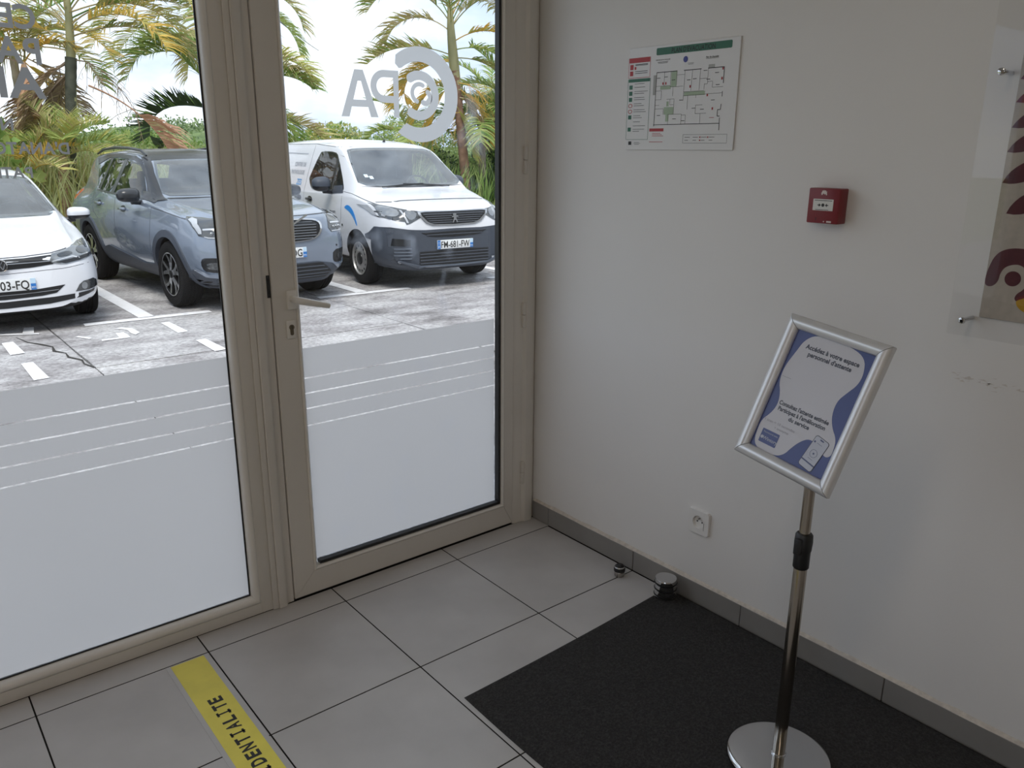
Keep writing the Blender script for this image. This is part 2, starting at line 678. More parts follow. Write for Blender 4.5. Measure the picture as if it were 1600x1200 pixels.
# door leaf: rails and stiles mitred like the photo
DX0, DX1, DZ0, DZ1 = -1.0300, -.1140, .008, ZT
HX0, HX1, HZ0, HZ1 = -.9435, -.1720, .1045, ZT - .10     # glass opening
out = [(DX0, DZ0), (DX1, DZ0), (DX1, DZ1), (DX0, DZ1)]
wb = .014
inn = [(HX0 - wb, HZ0 - wb), (HX1 + wb, HZ0 - wb), (HX1 + wb, HZ1 + wb), (HX0 - wb, HZ1 + wb)]
for k, nm in enumerate(('bottom_rail', 'hinge_stile', 'top_rail', 'lock_stile')):
    a, b, ai, bi = out[k], out[(k + 1) % 4], inn[k], inn[(k + 1) % 4]
    bm = bmesh.new()
    e = .0006 / max(1e-6, math.hypot(b[0] - a[0], b[1] - a[1]))
    prof = [(0, .055), (0, .003), (.025, 0), (.96, 0), (1, .0015), (1, .055)]
    A = [bm.verts.new((a[0] + (ai[0] - a[0]) * t + (b[0] - a[0]) * e, y, a[1] + (ai[1] - a[1]) * t + (b[1] - a[1]) * e)) for t, y in prof]
    B = [bm.verts.new((b[0] + (bi[0] - b[0]) * t - (b[0] - a[0]) * e, y, b[1] + (bi[1] - b[1]) * t - (b[1] - a[1]) * e)) for t, y in prof]
    m_ = len(prof)
    for q in range(m_):
        bm.faces.new((A[q], A[(q + 1) % m_], B[(q + 1) % m_], B[q]))
    bm.faces.new(A)
    bm.faces.new(B)
    obj(nm, bm, PVC, door)
beads(door, HX0, HX1, HZ0, HZ1, GY, wb, PVC2)
gasket(door, HX0, HX1, HZ0, HZ1, .004, GY - .002, .0100)
boxo('glass_pane', (HX0 - .01, HX1 + .01, GY, GY + .006, HZ0 - .01, HZ1 + .01), GLASSD, door)
film_bands(door, HX0 + .003, HX1 - .013, GY - .0006, [.8355, .7395, .6900, .6400, .5830], .116)

# handle
hd = boxo('handle_plate', (-.9880, -.9560, -.0095, .0005, .968, 1.026), PVC2, door, .004)
bm = bmesh.new()
tube(bm, [(-.972, -.009, 1.000), (-.972, -.034, 1.000), (-.972, -.046, 1.0000), (-.966, -.0535, .9992), (-.945, -.0550, .9935), (-.925, -.0552, .9882), (-.905, -.0552, .9829), (-.888, -.055, .9784), (-.877, -.0545, .9755), (-.8745, -.0545, .9745)],
     [.0105, .0105, .0108, .0110, .0106, .0100, .0094, .0088, .0082, .0045], 14)
obj('lever', bm, PVC2, hd, smooth=50)
kp = boxo('lock_plate', (-.9945, -.9650, -.0050, .0005, .8790, .9350), PVC2, door, .003)
bm = bmesh.new()
prism(bm, arc(-.9790, .914, .0082, -50, 230, 14) + [(-.9842, .893), (-.9825, .8905), (-.9790, .8895), (-.9755, .8905), (-.9738, .893)], lambda x, z: (x, -.0052, z), lambda x, z: (x, -.0066, z))
obj('cylinder_lock', bm, mat('dull_brass', (.20, .17, .12), .4, .8), kp)
boxo('key_slot', (-.9797, -.9783, -.0072, -.0064, .909, .919), BLACK, kp)

for zc in (1.395, .842, .212):
    h = boxo('hinge', (-.0790, -.0640, -.0130, -.0010, zc + .0012, zc + .047), PVC, door, .003)
    boxo('hinge_leaf', (-.0790, -.0640, -.0130, -.0010, zc - .047, zc - .0012), PVC, h, .003)

# ------------------------------------------------------------------ lettering on the glass (read from outside, so mirrored here)
GP = Matrix(((1, 0, 0, 0), (0, 0, -1, GY - .0009), (0, 1, 0, 0), (0, 0, 0, 1)))


def ring_arc(cx, cz, ri, ro, a0, a1, n=40, round_ends=True):
    o = arc(cx, cz, ro, a0, a1, n)
    i = arc(cx, cz, ri, a1, a0, n)
    rm, rh = (ri + ro) / 2, (ro - ri) / 2
    pts = list(o)
    if round_ends:
        e = (cx + rm * math.cos(math.radians(a1)), cz + rm * math.sin(math.radians(a1)))
        pts += arc(e[0], e[1], rh, a1, a1 + 180, 8)[1:-1]
    pts += i
    if round_ends:
        e = (cx + rm * math.cos(math.radians(a0)), cz + rm * math.sin(math.radians(a0)))
        pts += arc(e[0], e[1], rh, a0 + 180, a0 + 360, 8)[1:-1]
    return pts


lg = Flat()
# big C: swelling ring open to the left
cx, cz = -.4795, 1.5945
o_ = [(cx + .1435 * math.cos(math.radians(a)), cz + .1435 * math.sin(math.radians(a))) for a in range(-128, 131, 4)]
i_ = []
for a in range(128, -123, -4):
    u = math.radians(a)
    i_.append((cx - .006 + .0985 * math.cos(u), cz + .0985 * math.sin(u)))
tip = [(cx + .121 * math.cos(math.radians(136)) - .004, cz + .121 * math.sin(math.radians(136)) + .004), (cx + .108 * math.cos(math.radians(136)), cz + .108 * math.sin(math.radians(136)))]
lg.poly(o_ + tip + i_)
lg.emit('logo_letter', GP, DECAL, door)
lg = Flat()
lg.poly(ring_arc(-.4845, 1.5925, .0465, .0745, -122, 122, 36, True))
lg.emit('logo_letter', GP, DECAL, door)
lg = Flat()
lg.poly(ring_arc(-.484, 1.600, .020, .0335, 60, 250, 18, True))
lg.poly(ring_arc(-.462, 1.588, .010, .026, -120, 60, 14, True))
lg.emit('logo_swirl', GP, DECAL, door, stuff=True)
lg = Flat()
# mirrored P
lg.rect(-.5790, 1.5240, -.5600, 1.6615)
bo = arc(-.6115, 1.6140, .0475, 90, 270, 18)
bi = arc(-.6115, 1.6140, .0265, 270, 90, 18)
lg.poly([(-.5790, 1.6615)] + bo + [(-.5790, 1.5665), (-.5790, 1.5875)] + bi + [(-.5790, 1.6405)])
lg.emit('logo_letter', GP, DECAL, door)
lg = Flat()
# A
lg.poly([(-.7610, 1.5230), (-.7345, 1.5230), (-.7020, 1.6255), (-.6910, 1.6255), (-.6610, 1.5230), (-.6350, 1.5230), (-.6830, 1.6575), (-.7120, 1.6575)])
lg.poly([(-.7253, 1.5520), (-.6695, 1.5520), (-.6753, 1.5720), (-.7190, 1.5720)])
lg.emit('logo_letter', GP, DECAL, door)



def letters(word, x, z, size, bold, sx, m, parent, name='letter'):
    """mirrored word, one part per letter, running to the left from x"""
    for ch in word:
        if ch != ' ':
            Vg, _ = glyphs(ch, bold)
            w = (max(v[0] for v in Vg) - min(v[0] for v in Vg)) * size * sx
            Flat().text(ch, x, z, size, 'l', bold, sx, mirror=True).emit(name, GP, m, parent)
            x -= w + size * .03
        else:
            x -= size * .3


letters('CENTRE', -1.5400, 1.6945, .0725, .028, .92, DECALG, win1)
letters('PATHO', -1.5395, 1.6185, .0790, .028, .92, DECALG, win1)
letters('ANATO', -1.5390, 1.5425, .0930, .028, 1.12, DECALG, win1)
letters('N', -1.6190, 1.4680, .038, .025, 1.0, DECALG, win1)
letters("D'ANATOMIE", -1.5070, 1.4140, .0380, .028, .92, DECALG, win1)
letters('PATHOLOGIE', -1.5940, 1.3590, .0350, .028, .95, DECALG, win1)

# ================================================================== THINGS IN THE ROOM
# --- floor mat
MAT = mat('charcoal_mat_pile', rough=.95, vscale=160, ramp=((.25, (.014, .0135, .0135)), (.5, (.028, .027, .027)), (.8, (.058, .055, .054))), bump=(220, .9, .006))
nx, ny = 150, 250
mx0, mx1, my0, my1 = -.884, -.0115, -2.15, -.728
rs = np.random.RandomState(3)
gx_, gy_ = np.meshgrid(np.linspace(0, 1, nx), np.linspace(0, 1, ny))
X_ = mx0 + (mx1 - mx0) * gx_ + .0025 * np.sin(gy_ * 13) * (gx_ < .02)
Y_ = my0 + (my1 - my0) * gy_ + (-.010 + .034 * gx_) * gy_ - .006 * np.sin(gx_ * PI) * (gy_ > .5)
Z_ = .0085 + rs.rand(ny, nx) * .0026
edge = np.minimum(np.minimum(gx_ * nx, (1 - gx_) * nx), np.minimum(gy_ * ny, (1 - gy_) * ny))
Z_ = np.where(edge < 2, .006, Z_)
Z_ = np.where(edge < .5, .0006, Z_)
V_ = np.stack([X_, Y_, Z_], -1).reshape(-1, 3)
F_ = [(j * nx + i, j * nx + i + 1, (j + 1) * nx + i + 1, (j + 1) * nx + i) for j in range(ny - 1) for i in range(nx - 1)]
m_ = pyobj('floor_mat', V_, F_, MAT, smooth=180)
tag(m_, 'large charcoal pile entrance mat lying along the white wall', 'mat')

# --- yellow floor strip
YEL = mat('yellow_vinyl', (.86, .75, .11), .45, var=.06, vscale=14)
CLR = mat('clear_vinyl_edge', (.52, .51, .50), .25, var=.05)
INK = mat('black_ink', (.022, .021, .020), .6)
tp = boxo('floor_marking_strip', (-1.474, -1.3555, -1.60, -.1055, .0002, .0008), CLR)
tag(tp, 'yellow floor strip with black capital letters stuck to the grey tiles', 'floor sticker')
boxo('yellow_band', (-1.4615, -1.3680, -1.60, -.1075, .0009, .0014), YEL, tp)
FP = Matrix(((0, -1, 0, -1.3960), (1, 0, 0, 0), (0, 0, 1, 0), (0, 0, 0, 1)))
for k, ch in enumerate('CONFIDENTIALITE'[::-1]):      # widely spaced capitals, the I with slabs
    yc = -.3295 - .0324 * k
    ft = Flat()
    ft.text(ch, yc, 0.0, .0490, 'c', .036, width=.0056 if ch == 'I' else .0245)
    if ch == 'I':
        ft.rect(yc - .0088, 0, yc + .0088, .0060).rect(yc - .0088, .0300, yc + .0088, .0360)
    ft.emit('letter', FP, INK, tp, .0017)

# --- small and large door stops
bm = bmesh.new()
t = empty('door_stop', (-.0735, -.5445, 0))
tag(t, 'small steel door stop with domed black rubber top on bare tile', 'door stop')
obj('steel_base', lathe(bmesh.new(), [(.0165, .0005), (.0175, .002), (.0175, .016), (.0165, .018)], 28), STEEL, t, smooth=40)
obj('rubber_top', lathe(bmesh.new(), [(.0165, .018), (.0195, .020), (.0200, .030), (.0190, .0335), (.0165, .036), (.0145, .0385), (.012, .0425), (.007, .0450), (.0015, .0455)], 28), RUBBER, t, smooth=50)
obj('steel_ring', lathe(bmesh.new(), [(.0188, .0335), (.0192, .0345), (.0180, .0368), (.0165, .0372)], 28, cap=False), CHROME, t, smooth=50)
t = empty('door_stop', (-.0640, -.7430, .008))
tag(t, 'large chrome door stop of stacked discs at the corner of the mat', 'door stop')
for z0, z1 in ((0, .011), (.0145, .032), (.0355, .0525)):
    obj('steel_disc', lathe(bmesh.new(), [(.034, z0), (.0362, z0 + .002), (.0362, z1 - .002), (.034, z1)], 40), CHROME, t, smooth=30)
for z0, z1 in ((.011, .0145), (.032, .0355), (.0525, .056)):
    obj('rubber_ring', lathe(bmesh.new(), [(.034, z0), (.0380, z0 + .0008), (.0380, z1 - .0008), (.034, z1)], 40), RUBBER, t, smooth=30)
obj('steel_cap', lathe(bmesh.new(), [(.034, .056), (.0362, .058), (.0362, .066), (.0345, .0695), (.030, .0705)], 40), CHROME, t, smooth=30)

# --- wall socket
SOCK = mat('socket_plastic', (.80, .785, .765), .3, var=.02)
sk = empty('wall_socket', (0, -.8130, .2880))
tag(sk, 'white square wall socket with a round recess above the skirting', 'socket')


def plate_with_hole(bm, hw, r, d0, d1, n=40):
    sq, ci = [], []
    for k in range(n):
        a = 2 * PI * (k + .5) / n
        c, s = math.cos(a), math.sin(a)
        m = max(abs(c), abs(s))
        sq.append((hw * c / m, hw * s / m))
        ci.append((r * c, r * s))
    rows = [[bm.verts.new((-d0, *p)) for p in sq], [bm.verts.new((-d1 + .002, *p)) for p in sq], [bm.verts.new((-d1, p[0] * .965, p[1] * .965)) for p in sq], [bm.verts.new((-d1, *p)) for p in ci], [bm.verts.new((-d1 + .002, p[0] * .97, p[1] * .97)) for p in ci]]
    for a, b in zip(rows[:-1], rows[1:]):
        for k in range(n):
            bm.faces.new((a[k], a[(k + 1) % n], b[(k + 1) % n], b[k]))
    return bm


obj('cover_plate', plate_with_hole(bmesh.new(), .0410, .0215, .0, .0100), SOCK, sk, smooth=30)
obj('recess', lathe(bmesh.new(), [(.0208, -.0085), (.0200, -.0010), (.0001, -.0008)], 36, axis='x', cap=False), SOCK, sk, smooth=30)
boxo('inner_frame', (-.0106, -.0098, -.0232, -.0222, -.0230, .004), mat('socket_gap', (.12, .11, .11), .6), sk)
for dy in (-.0095, .0095):
    obj('pin_hole', lathe(bmesh.new(), [(.0026, -.0022), (.0026, -.0012)], 12, axis='x', c=(0, dy, -.001)), BLACK, sk)
obj('earth_pin', lathe(bmesh.new(), [(.0024, -.0095), (.0024, -.001)], 12, axis='x', c=(0, 0, .0105)), STEEL, sk)

# --- manual fire call point
RED = mat('red_plastic', (.21, .012, .018), .35, var=.05)
cp = boxo('fire_call_point', (-.0400, -.0005, -1.1845, -1.0985, 1.2555, 1.3425), RED, bevel=.003)
tag(cp, 'red manual fire alarm box with white push panel on the wall', 'alarm')
WP = lambda x, y, z: Matrix(((0, 0, -1, x), (-1, 0, 0, y), (0, 1, 0, z), (0, 0, 0, 1)))
CPM = WP(-.0401, -1.1415, 1.299)
boxo('push_panel', (-.0412, -.0398, -1.1690, -1.1135, 1.2875, 1.3160), mat('panel_white', (.74, .73, .70), .35), cp, bevel=.0005, seg=1)
f_ = Flat()
f_.rect(-.0095 - .0, -.0005, -.0095 + .0005, .0)
for s in (-1, 1):
    f_.poly([(s * .0148, .0010), (s * .0110, .0010), (s * .0110, .0042), (s * .0058, -.0002), (s * .0110, -.0046), (s * .0110, -.0014), (s * .0148, -.0014)])
f_.poly(arc(0, 0, .0042, 0, 360, 18)[:-1])
f_.rect(-.024, .0105, .024, .0120).rect(-.020, -.0120, .016, -.0108)
f_.emit('black_symbols', CPM @ Matrix.Translation((0, .0022, 0)), INK, cp, .0014, stuff=True)
f_ = Flat()      # burning house pictogram and maker's plate
f_.poly(csmooth([(-.008, .027), (-.0085, .033), (-.006, .0345), (-.0065, .0385), (-.003, .037), (-.0015, .040), (.001, .0370), (.0035, .0395), (.0045, .0355), (.0075, .0365), (.0068, .033), (.008, .027), (.005, .0265), (.0035, .031), (.001, .0275), (-.002, .0322), (-.0045, .0272)], 1))
f_.rect(.0135, -.0405, .0265, -.0362).poly(arc(.006, -.0383, .0018, 0, 360, 10)[:-1])
f_.emit('white_pictogram', CPM, mat('pale_print', (.70, .60, .57), .5), cp, .0004, stuff=True)
boxo('test_key_slot', (-.0404, -.0398, -1.1253, -1.1240, 1.2625, 1.2700), BLACK, cp)

# --- evacuation plan
BOARD = mat('white_board', (.74, .73, .725), .35, var=.01)
ev = boxo('evacuation_plan', (-.0045, -.0005, -.8275, -.4215, 1.4325, 1.7295), BOARD, bevel=.0008, seg=1)
tag(ev, 'white evacuation plan board with green heading on the wall', 'sign')
EM = WP(-.0046, -.6245, 1.581)       # u in -.203..+.203 (right), v -.1485..+.1485


def plan_map(u, v):
    if v > .112 and u > -.115:
        return .012 + .975 * u, v + .0078
    if u < -.1245 and v > .062:
        return .0604 + 1.40 * u, 1.345 * v - .0258
    if u < -.1245:
        return .0668 + 1.435 * u, v
    if v < -.0845 and u < -.08:
        return .073 + 1.487 * u, 1.1 * v + .008
    if v < -.10 and u > -.03:
        return .0435 + 1.073 * u, v
    if v > .083:
        return u + .0235, v + .0025
    return .0325 + 1.093 * u, v


GREEN = mat('green_print', (.030, .140, .085), .5, var=.1)
GREENP = mat('pale_green_print', (.40, .50, .36), .6, var=.06)
REDP = mat('red_print', (.42, .030, .035), .5, var=.08)
BLUEP = mat('blue_print', (.045, .055, .26), .5)
GREYP = mat('grey_print', (.40, .40, .38), .6)
e = Flat()
e.poly(rrect(-.110, .1135, .168, .1335, .004))
e.poly(rrect(-.188, .0505, -.127, .0590, .001))
for k, v in enumerate((.036, .018, .000, -.052, -.088)):
    e.rect(-.185, v - .006, -.1755, v + .006)
e.frame(-.189, -.118, -.126, .0595, .0010)
e.emit('green_print', EM, GREEN, ev, .0002, stuff=True, fn=plan_map)
e = Flat()
e.poly(rrect(-.188, .098, -.128, .1075, .001))
e.frame(-.189, .066, -.127, .108, .0010)
e.rect(-.185, .0835, -.1755, .0945).rect(-.185, .0705, -.1755, .0805).rect(-.172, .0835, -.167, .0895)
for v in (-.018, -.035):
    e.path(arc(-.180, v, .0052, 0, 360, 14), .0018)
for u, v in ((-.088, .041), (-.078, .041), (.108, .070), (.107, .044), (.064, .002), (.083, -.035), (.006, .028)):
    e.rect(u - .0022, v - .0035, u + .0022, v + .0035)
e.rect(-.122, -.0935, -.084, -.0855).rect(-.121, -.122, -.085, -.1205)
for k in range(3):
    e.rect(-.114, -.099 - k * .0035, -.092 + k * .004, -.0978 - k * .0035)
for u, v in ((.040, -.1125), (.066, -.1125), (.040, -.1210)):
    e.rect(u - .0022, v - .0018, u + .0022, v + .0018)
e.rect(.075, -.060, .090, -.0588)
e.emit('red_print', EM, REDP, ev, .0002, stuff=True, fn=plan_map)
e = Flat()
e.rect(-.060, .030, -.041, .072).rect(-.097, .024, -.060, .034).rect(-.013, .003, .056, .014)
e.rect(-.080, -.047, -.047, -.026).rect(-.072, -.024, -.064, -.010).rect(-.073, -.067, -.062, -.047)
e.emit('pale_green_area', EM, GREENP, ev, .00015, stuff=True, fn=plan_map)
e = Flat()
e.rect(-.123, .010, -.113, .066).rect(.062, .073, .082, .083)
e.emit('grey_hatching', EM, GREYP, ev, .00015, stuff=True, fn=plan_map)
e = Flat()
e.path([(-.112, .073), (-.040, .073)], .0020).path([(-.018, .073), (.040, .073)], .0020).path([(.061, .0735), (.112, .0735), (.112, .031)], .0020)
e.path([(-.112, .073), (-.113, -.080)], .0016).path([(-.115, -.0755), (.108, -.0755)], .0018).path([(.108, -.060), (.1085, -.094)], .0018).path([(.111, .010), (.111, -.004)], .0016)
e.path([(.108, -.0385), (.100, -.0385), (.100, -.0560), (.108, -.056)], .0018).path([(.110, -.024), (.109, -.039)], .0018)
for p in ([(-.084, .073), (-.084, .034)], [(-.112, .034), (-.062, .034)], [(-.062, .073), (-.062, .030), (-.018, .030)], [(-.041, .073), (-.041, .034)], [(-.041, .062), (-.014, .062)], [(-.014, .072), (-.015, -.010)], [(.011, .073), (.009, .016)],
          [(.037, .073), (.036, .016)], [(.036, .047), (.062, .047), (.062, .073)], [(.052, .017), (.052, .032), (.062, .032), (.062, .046)], [(-.015, .014), (.052, .014)], [(-.015, .003), (.110, .006)], [(-.112, .021), (-.092, .021), (-.092, -.004), (-.112, -.004)],
          [(-.112, -.020), (-.098, -.020)], [(-.112, -.030), (-.082, -.030), (-.082, -.047)], [(-.072, -.004), (-.046, -.004), (-.046, -.046)], [(-.060, -.004), (-.060, -.020), (-.047, -.020)], [(-.066, -.047), (-.018, -.047), (-.018, -.0755)], [(-.064, -.047), (-.064, -.0755)],
          [(-.018, -.050), (-.004, -.050), (-.004, -.0755)], [(0, .003), (0, -.035)], [(.027, .003), (.027, -.004)], [(.028, -.024), (.050, -.024)], [(.028, -.024), (.028, -.047), (.064, -.047)], [(.045, -.047), (.045, -.0755)], [(.078, .038), (.078, .022), (.112, .022)], [(-.052, .029), (-.052, .004)],
          [(.062, .038), (.078, .038)]):
    e.path(p, .0008)
e.frame(-.018, -.129, .128, -.105, .0007)
for u, v in ((.0, .046), (.020, .048), (.053, .068), (.090, .060), (-.104, .057), (-.078, .059), (-.052, .049), (.064, .044), (-.022, -.008), (.022, -.032), (-.098, -.049), (-.042, -.060), (-.012, -.066), (.050, -.036), (.083, -.012), (.095, .028)):
    e.rect(u - .006, v - .0008, u + .006, v + .0008)
rr = random.Random(11)
for v0 in (.0455, .0355, .0235, .0175, .0055, -.0005, -.012, -.018, -.030, -.036, -.0475, -.0535, -.0655, -.0775, -.0875, -.0935):
    e.rect(-.170, v0 - .0006, -.170 + rr.uniform(.018, .040), v0 + .0006)
for v0 in (.0945, .0925, .0795, .0755):
    e.rect(-.170, v0 - .0006, -.134, v0 + .0006)
for u in (-.012, .016, .044, .070):
    e.rect(u, -.1130, u + .018, -.1118).rect(u, -.1215, u + .012, -.1203)
e.text('CENTRE DE PATHOLOGIE', -.092, .1035, .0048, 'c', .01)
e.rect(-.112, .0985, -.072, .0997).rect(-.110, .0955, -.074, .0967)
e.text('Rez de chaussée', .088, .0985, .0066, 'c', .015)
e.rect(.066, .0960, .110, .0968)
e.rect(.002, .0885, .024, .0893).rect(.004, .0855, .022, .0863)
e.rect(-.181, -.134, -.172, -.1235).rect(-.164, -.1270, -.150, -.1262).rect(-.166, -.1300, -.146, -.1292).rect(-.163, -.1330, -.150, -.1322)
e.text("PLAN D'EVACUATION", .030, .1165, .0185, 'c', .012, .88)
e.emit('plan_lines', EM, INK, ev, .0004, stuff=True, fn=plan_map)
e = Flat()
e.poly(arc(-.007, .1005, .0085, 0, 360, 24)[:-1])
e.emit('blue_marker', EM, BLUEP, ev, .0002, stuff=True, fn=plan_map)

# --- scuff marks on the plaster
sc_ = Flat()
rr = random.Random(8)
for k in range(26):
    u, v = rr.uniform(0, .16), rr.gauss(0, .006)
    sc_.poly([(u, v), (u + rr.uniform(.004, .020), v + rr.uniform(-.003, .003)), (u + rr.uniform(.006, .016), v + rr.uniform(.001, .005))])
sc_.emit('scuff_mark', WP(-.0005, -1.49, .925), mat('scuff_brown', (.68, .64, .60), .9), wr, 0, stuff=True)

# --- picture behind clear acrylic
ap = empty('acrylic_picture', (0, -1.49, 1.035))
tag(ap, 'linen picture with maroon leaves behind clear acrylic on steel pins', 'picture')
LINEN = mat('raw_linen', (.47, .42, .36), .9, var=.08, vscale=70, bump=(400, .3, .001))
MAROON = mat('maroon_print', (.085, .012, .022), .85, var=.15, vscale=30)
CRIMSON = mat('crimson_print', (.16, .014, .018), .85, var=.15, vscale=30)
OCHRE = mat('ochre_print', (.52, .30, .030), .85, var=.1, vscale=30)
boxo('acrylic_sheet', (-.0545, -.0510, -.72, 0, 0, .98), ACRYL, ap, bevel=.0005, seg=1)
boxo('linen_panel', (-.0060, -.0010, -.67, -.0445, .0385, .94), LINEN, ap, bevel=.001, seg=1)
for dy, dz in ((-.027, .558), (-.030, .034), (-.690, .558), (-.690, .034)):
    pn = obj('steel_pin', lathe(bmesh.new(), [(.0048, -.001), (.0048, -.0500)], 18, axis='x', c=(0, dy, dz)), CHROME, ap, smooth=40)
    obj('pin_head', lathe(bmesh.new(), [(.0074, -.0545), (.0078, -.0560), (.0072, -.0600), (.0045, -.0610)], 18, axis='x', c=(0, dy, dz)), CHROME, pn, smooth=40)
PM = WP(-.0061, -.0, 0.0)       # u = to the right (towards -Y), v = up, from the picture's corner


def leaf(p, q, w, n=10):
    a, b = [], []
    dx, dy = q[0] - p[0], q[1] - p[1]
    l = math.hypot(dx, dy)
    nx_, ny_ = -dy / l, dx / l
    for k in range(n + 1):
        t = k / n
        s = w * math.sin(PI * t ** .8) * .5
        a.append((p[0] + dx * t + nx_ * s, p[1] + dy * t + ny_ * s))
        b.append((p[0] + dx * t - nx_ * s, p[1] + dy * t - ny_ * s))
    return a + b[::-1][1:-1]


fm, fc, fo, fw = Flat(), Flat(), Flat(), Flat()
stem = lambda v: .20 + (.60 - v) * .02
for k, (tu, tv, w, M_) in enumerate(((.046, .585, .030, fm), (.047, .545, .030, fc), (.046, .499, .030, fc), (.046, .448, .032, fm), (.045, .398, .034, fm), (.046, .334, .038, fm), (.064, .270, .040, fm))):
    M_.poly(leaf((tu, tv), (tu + .105, tv + .040 + .004 * k), w))
    M_.poly(leaf((.300 - (tu - .045), tv + .02), (.195 - (tu - .045), tv + .060), w))
# bird's head: hooked crest round a pale ring with a dark eye, ochre beak
ec = (.0990, .133)
hook = [(.0465, .112), (.0440, .124), (.0475, .150), (.0560, .178), (.0720, .193), (.098, .199), (.130, .196), (.160, .180), (.175, .150), (.170, .120), (.150, .090), (.128, .080), (.109, .086), (.112, .100),
        (.124, .110), (.132, .128), (.128, .150), (.112, .163), (.096, .163), (.080, .155), (.073, .140), (.0725, .126), (.066, .114), (.0560, .109)]
fm.poly(csmooth(hook, 2))
fm.poly(arc(.1000, .132, .0165, 0, 360, 24)[:-1])
fc.poly(csmooth([(.110, .088), (.128, .084), (.150, .092), (.168, .120), (.150, .128), (.136, .120), (.134, .104)], 2))
fo.poly(csmooth([(.1120, .083), (.122, .090), (.150, .102), (.190, .108), (.225, .098), (.190, .070), (.150, .058), (.124, .066)], 2))
fm.emit('maroon_print', PM, MAROON, ap, .0002, stuff=True)
fc.emit('crimson_print', PM, CRIMSON, ap, .0004, stuff=True)
fo.emit('ochre_print', PM, OCHRE, ap, .0006)

# --- sign stand
st = empty('sign_stand', (-.4258, -1.4099, .0095))
tag(st, 'chrome poster stand with tilted silver frame standing on the mat', 'sign stand')
obj('base', lathe(bmesh.new(), [(.100, 0), (.117, .001), (.1225, .005), (.1225, .010), (.118, .0145), (.108, .0170), (.06, .0180), (.0002, .0182)], 72, cap=False), CHROME, st, smooth=60)
SPOLE = mat('polished_pole', (.40, .36, .31), .16, 1.0, var=.05)
obj('pole_foot', lathe(bmesh.new(), [(.0175, .017), (.0175, .021), (.0158, .023)], 32), CHROME, st, smooth=40)
obj('lower_pole', lathe(bmesh.new(), [(.0150, .018), (.0150, .545)], 32), SPOLE, st, smooth=40)
obj('upper_pole', lathe(bmesh.new(), [(.0122, .520), (.0122, .905)], 32), SPOLE, st, smooth=40)
cl = obj('collar', lathe(bmesh.new(), [(.0155, .520), (.0178, .523), (.0178, .562), (.0190, .566), (.0200, .585), (.0190, .602), (.0160, .606)], 32), BLACK, st, smooth=40)
boxo('clamp_lever', (-.028, -.014, -.008, .008, .560, .598), BLACK, cl, bevel=.003)
Mf = Matrix(((-.1079, .3243, -.9398, -.4481), (-.9888, -.1333, .0675, -1.3959), (-.1034, .9365, .3351, .9225), (0, 0, 0, 1)))
# orthonormalise
c0 = Vector(Mf.col[0][:3]).normalized()
c2 = c0.cross(Vector(Mf.col[1][:3])).normalized()
c1 = c2.cross(c0)
Mf = Matrix(((c0.x, c1.x, c2.x, -.4481), (c0.y, c1.y, c2.y, -1.3959), (c0.z, c1.z, c2.z, .9225), (0, 0, 0, 1)))
Ls = Matrix.Translation((.4258, 1.4099, -.0095)) @ Mf            # frame matrix in the stand's space
FW, FH, RW = .125, .165, .0285
bm = box(bmesh.new(), -FW + .003, FW - .003, -FH + .003, FH - .003, -.011, -.0065)
bm.transform(Ls)
obj('frame_back', bm, BLACK, st)
o4 = [(-FW, -FH), (FW, -FH), (FW, FH), (-FW, FH)]
i4 = [(-FW + RW, -FH + RW), (FW - RW, -FH + RW), (FW - RW, FH - RW), (-FW + RW, FH - RW)]
for k in range(4):
    a, b, ai, bi = o4[k], o4[(k + 1) % 4], i4[k], i4[(k + 1) % 4]
    bm = bmesh.new()
    prof = [(0, -.011), (0, -.006)] + [(t / 10, -.004 + .0125 * math.sin(PI * (.06 + .90 * t / 10)) ** .8) for t in range(11)] + [(1, -.0065)]
    e_ = .0008
    L_ = math.hypot(b[0] - a[0], b[1] - a[1])
    dx, dy = (b[0] - a[0]) / L_ * e_, (b[1] - a[1]) / L_ * e_
    A = [bm.verts.new((a[0] + (ai[0] - a[0]) * t + dx, a[1] + (ai[1] - a[1]) * t + dy, h)) for t, h in prof]
    B = [bm.verts.new((b[0] + (bi[0] - b[0]) * t - dx, b[1] + (bi[1] - b[1]) * t - dy, h)) for t, h in prof]
    for q in range(len(prof) - 1):
        bm.faces.new((A[q], A[q + 1], B[q + 1], B[q]))
    bm.faces.new(A)
    bm.faces.new(B)
    bm.transform(Ls)
    obj('frame_rail', bm, ALU, st, smooth=50)
PAPER = mat('poster_white', (.58, .575, .62), .3, var=.01)
PBLUE = mat('poster_blue', (.060, .082, .25), .3, var=.04)
PLIGHT = mat('poster_pale', (.50, .52, .60), .3)
PTXT = mat('poster_ink', (.055, .060, .085), .4)
iw, ih = FW - RW + .004, FH - RW + .004
po = Flat().rect(-iw, -ih, iw, ih).emit('poster', Ls, PBLUE, st, -.0060)
blob = [(-.0500, .1370), (-.0100, .1385), (.0400, .1370), (.0750, .1250), (.0860, .0950), (.0840, .0700), (.0700, .0480), (.0560, .0240), (.0580, -.0060), (.0700, -.0300), (.0885, -.0480), (.0930, -.0700), (.0930, -.0860),
        (.0800, -.0930), (.0600, -.0760), (.0340, -.0700), (.0160, -.0840), (.0020, -.1060), (-.0060, -.1230), (-.0220, -.1350), (-.0500, -.1385), (-.0780, -.1370), (-.0900, -.1240), (-.0930, -.1000), (-.0925, -.0760), (-.0780, -.0560), (-.0700, -.0320), (-.0760, -.0060), (-.0900, .0160), (-.0925, .0500), (-.0800, .0900), (-.0720, .1180)]
Flat().poly(csmooth(blob, 2)).emit('white_area', Ls, PAPER, po, -.0057)
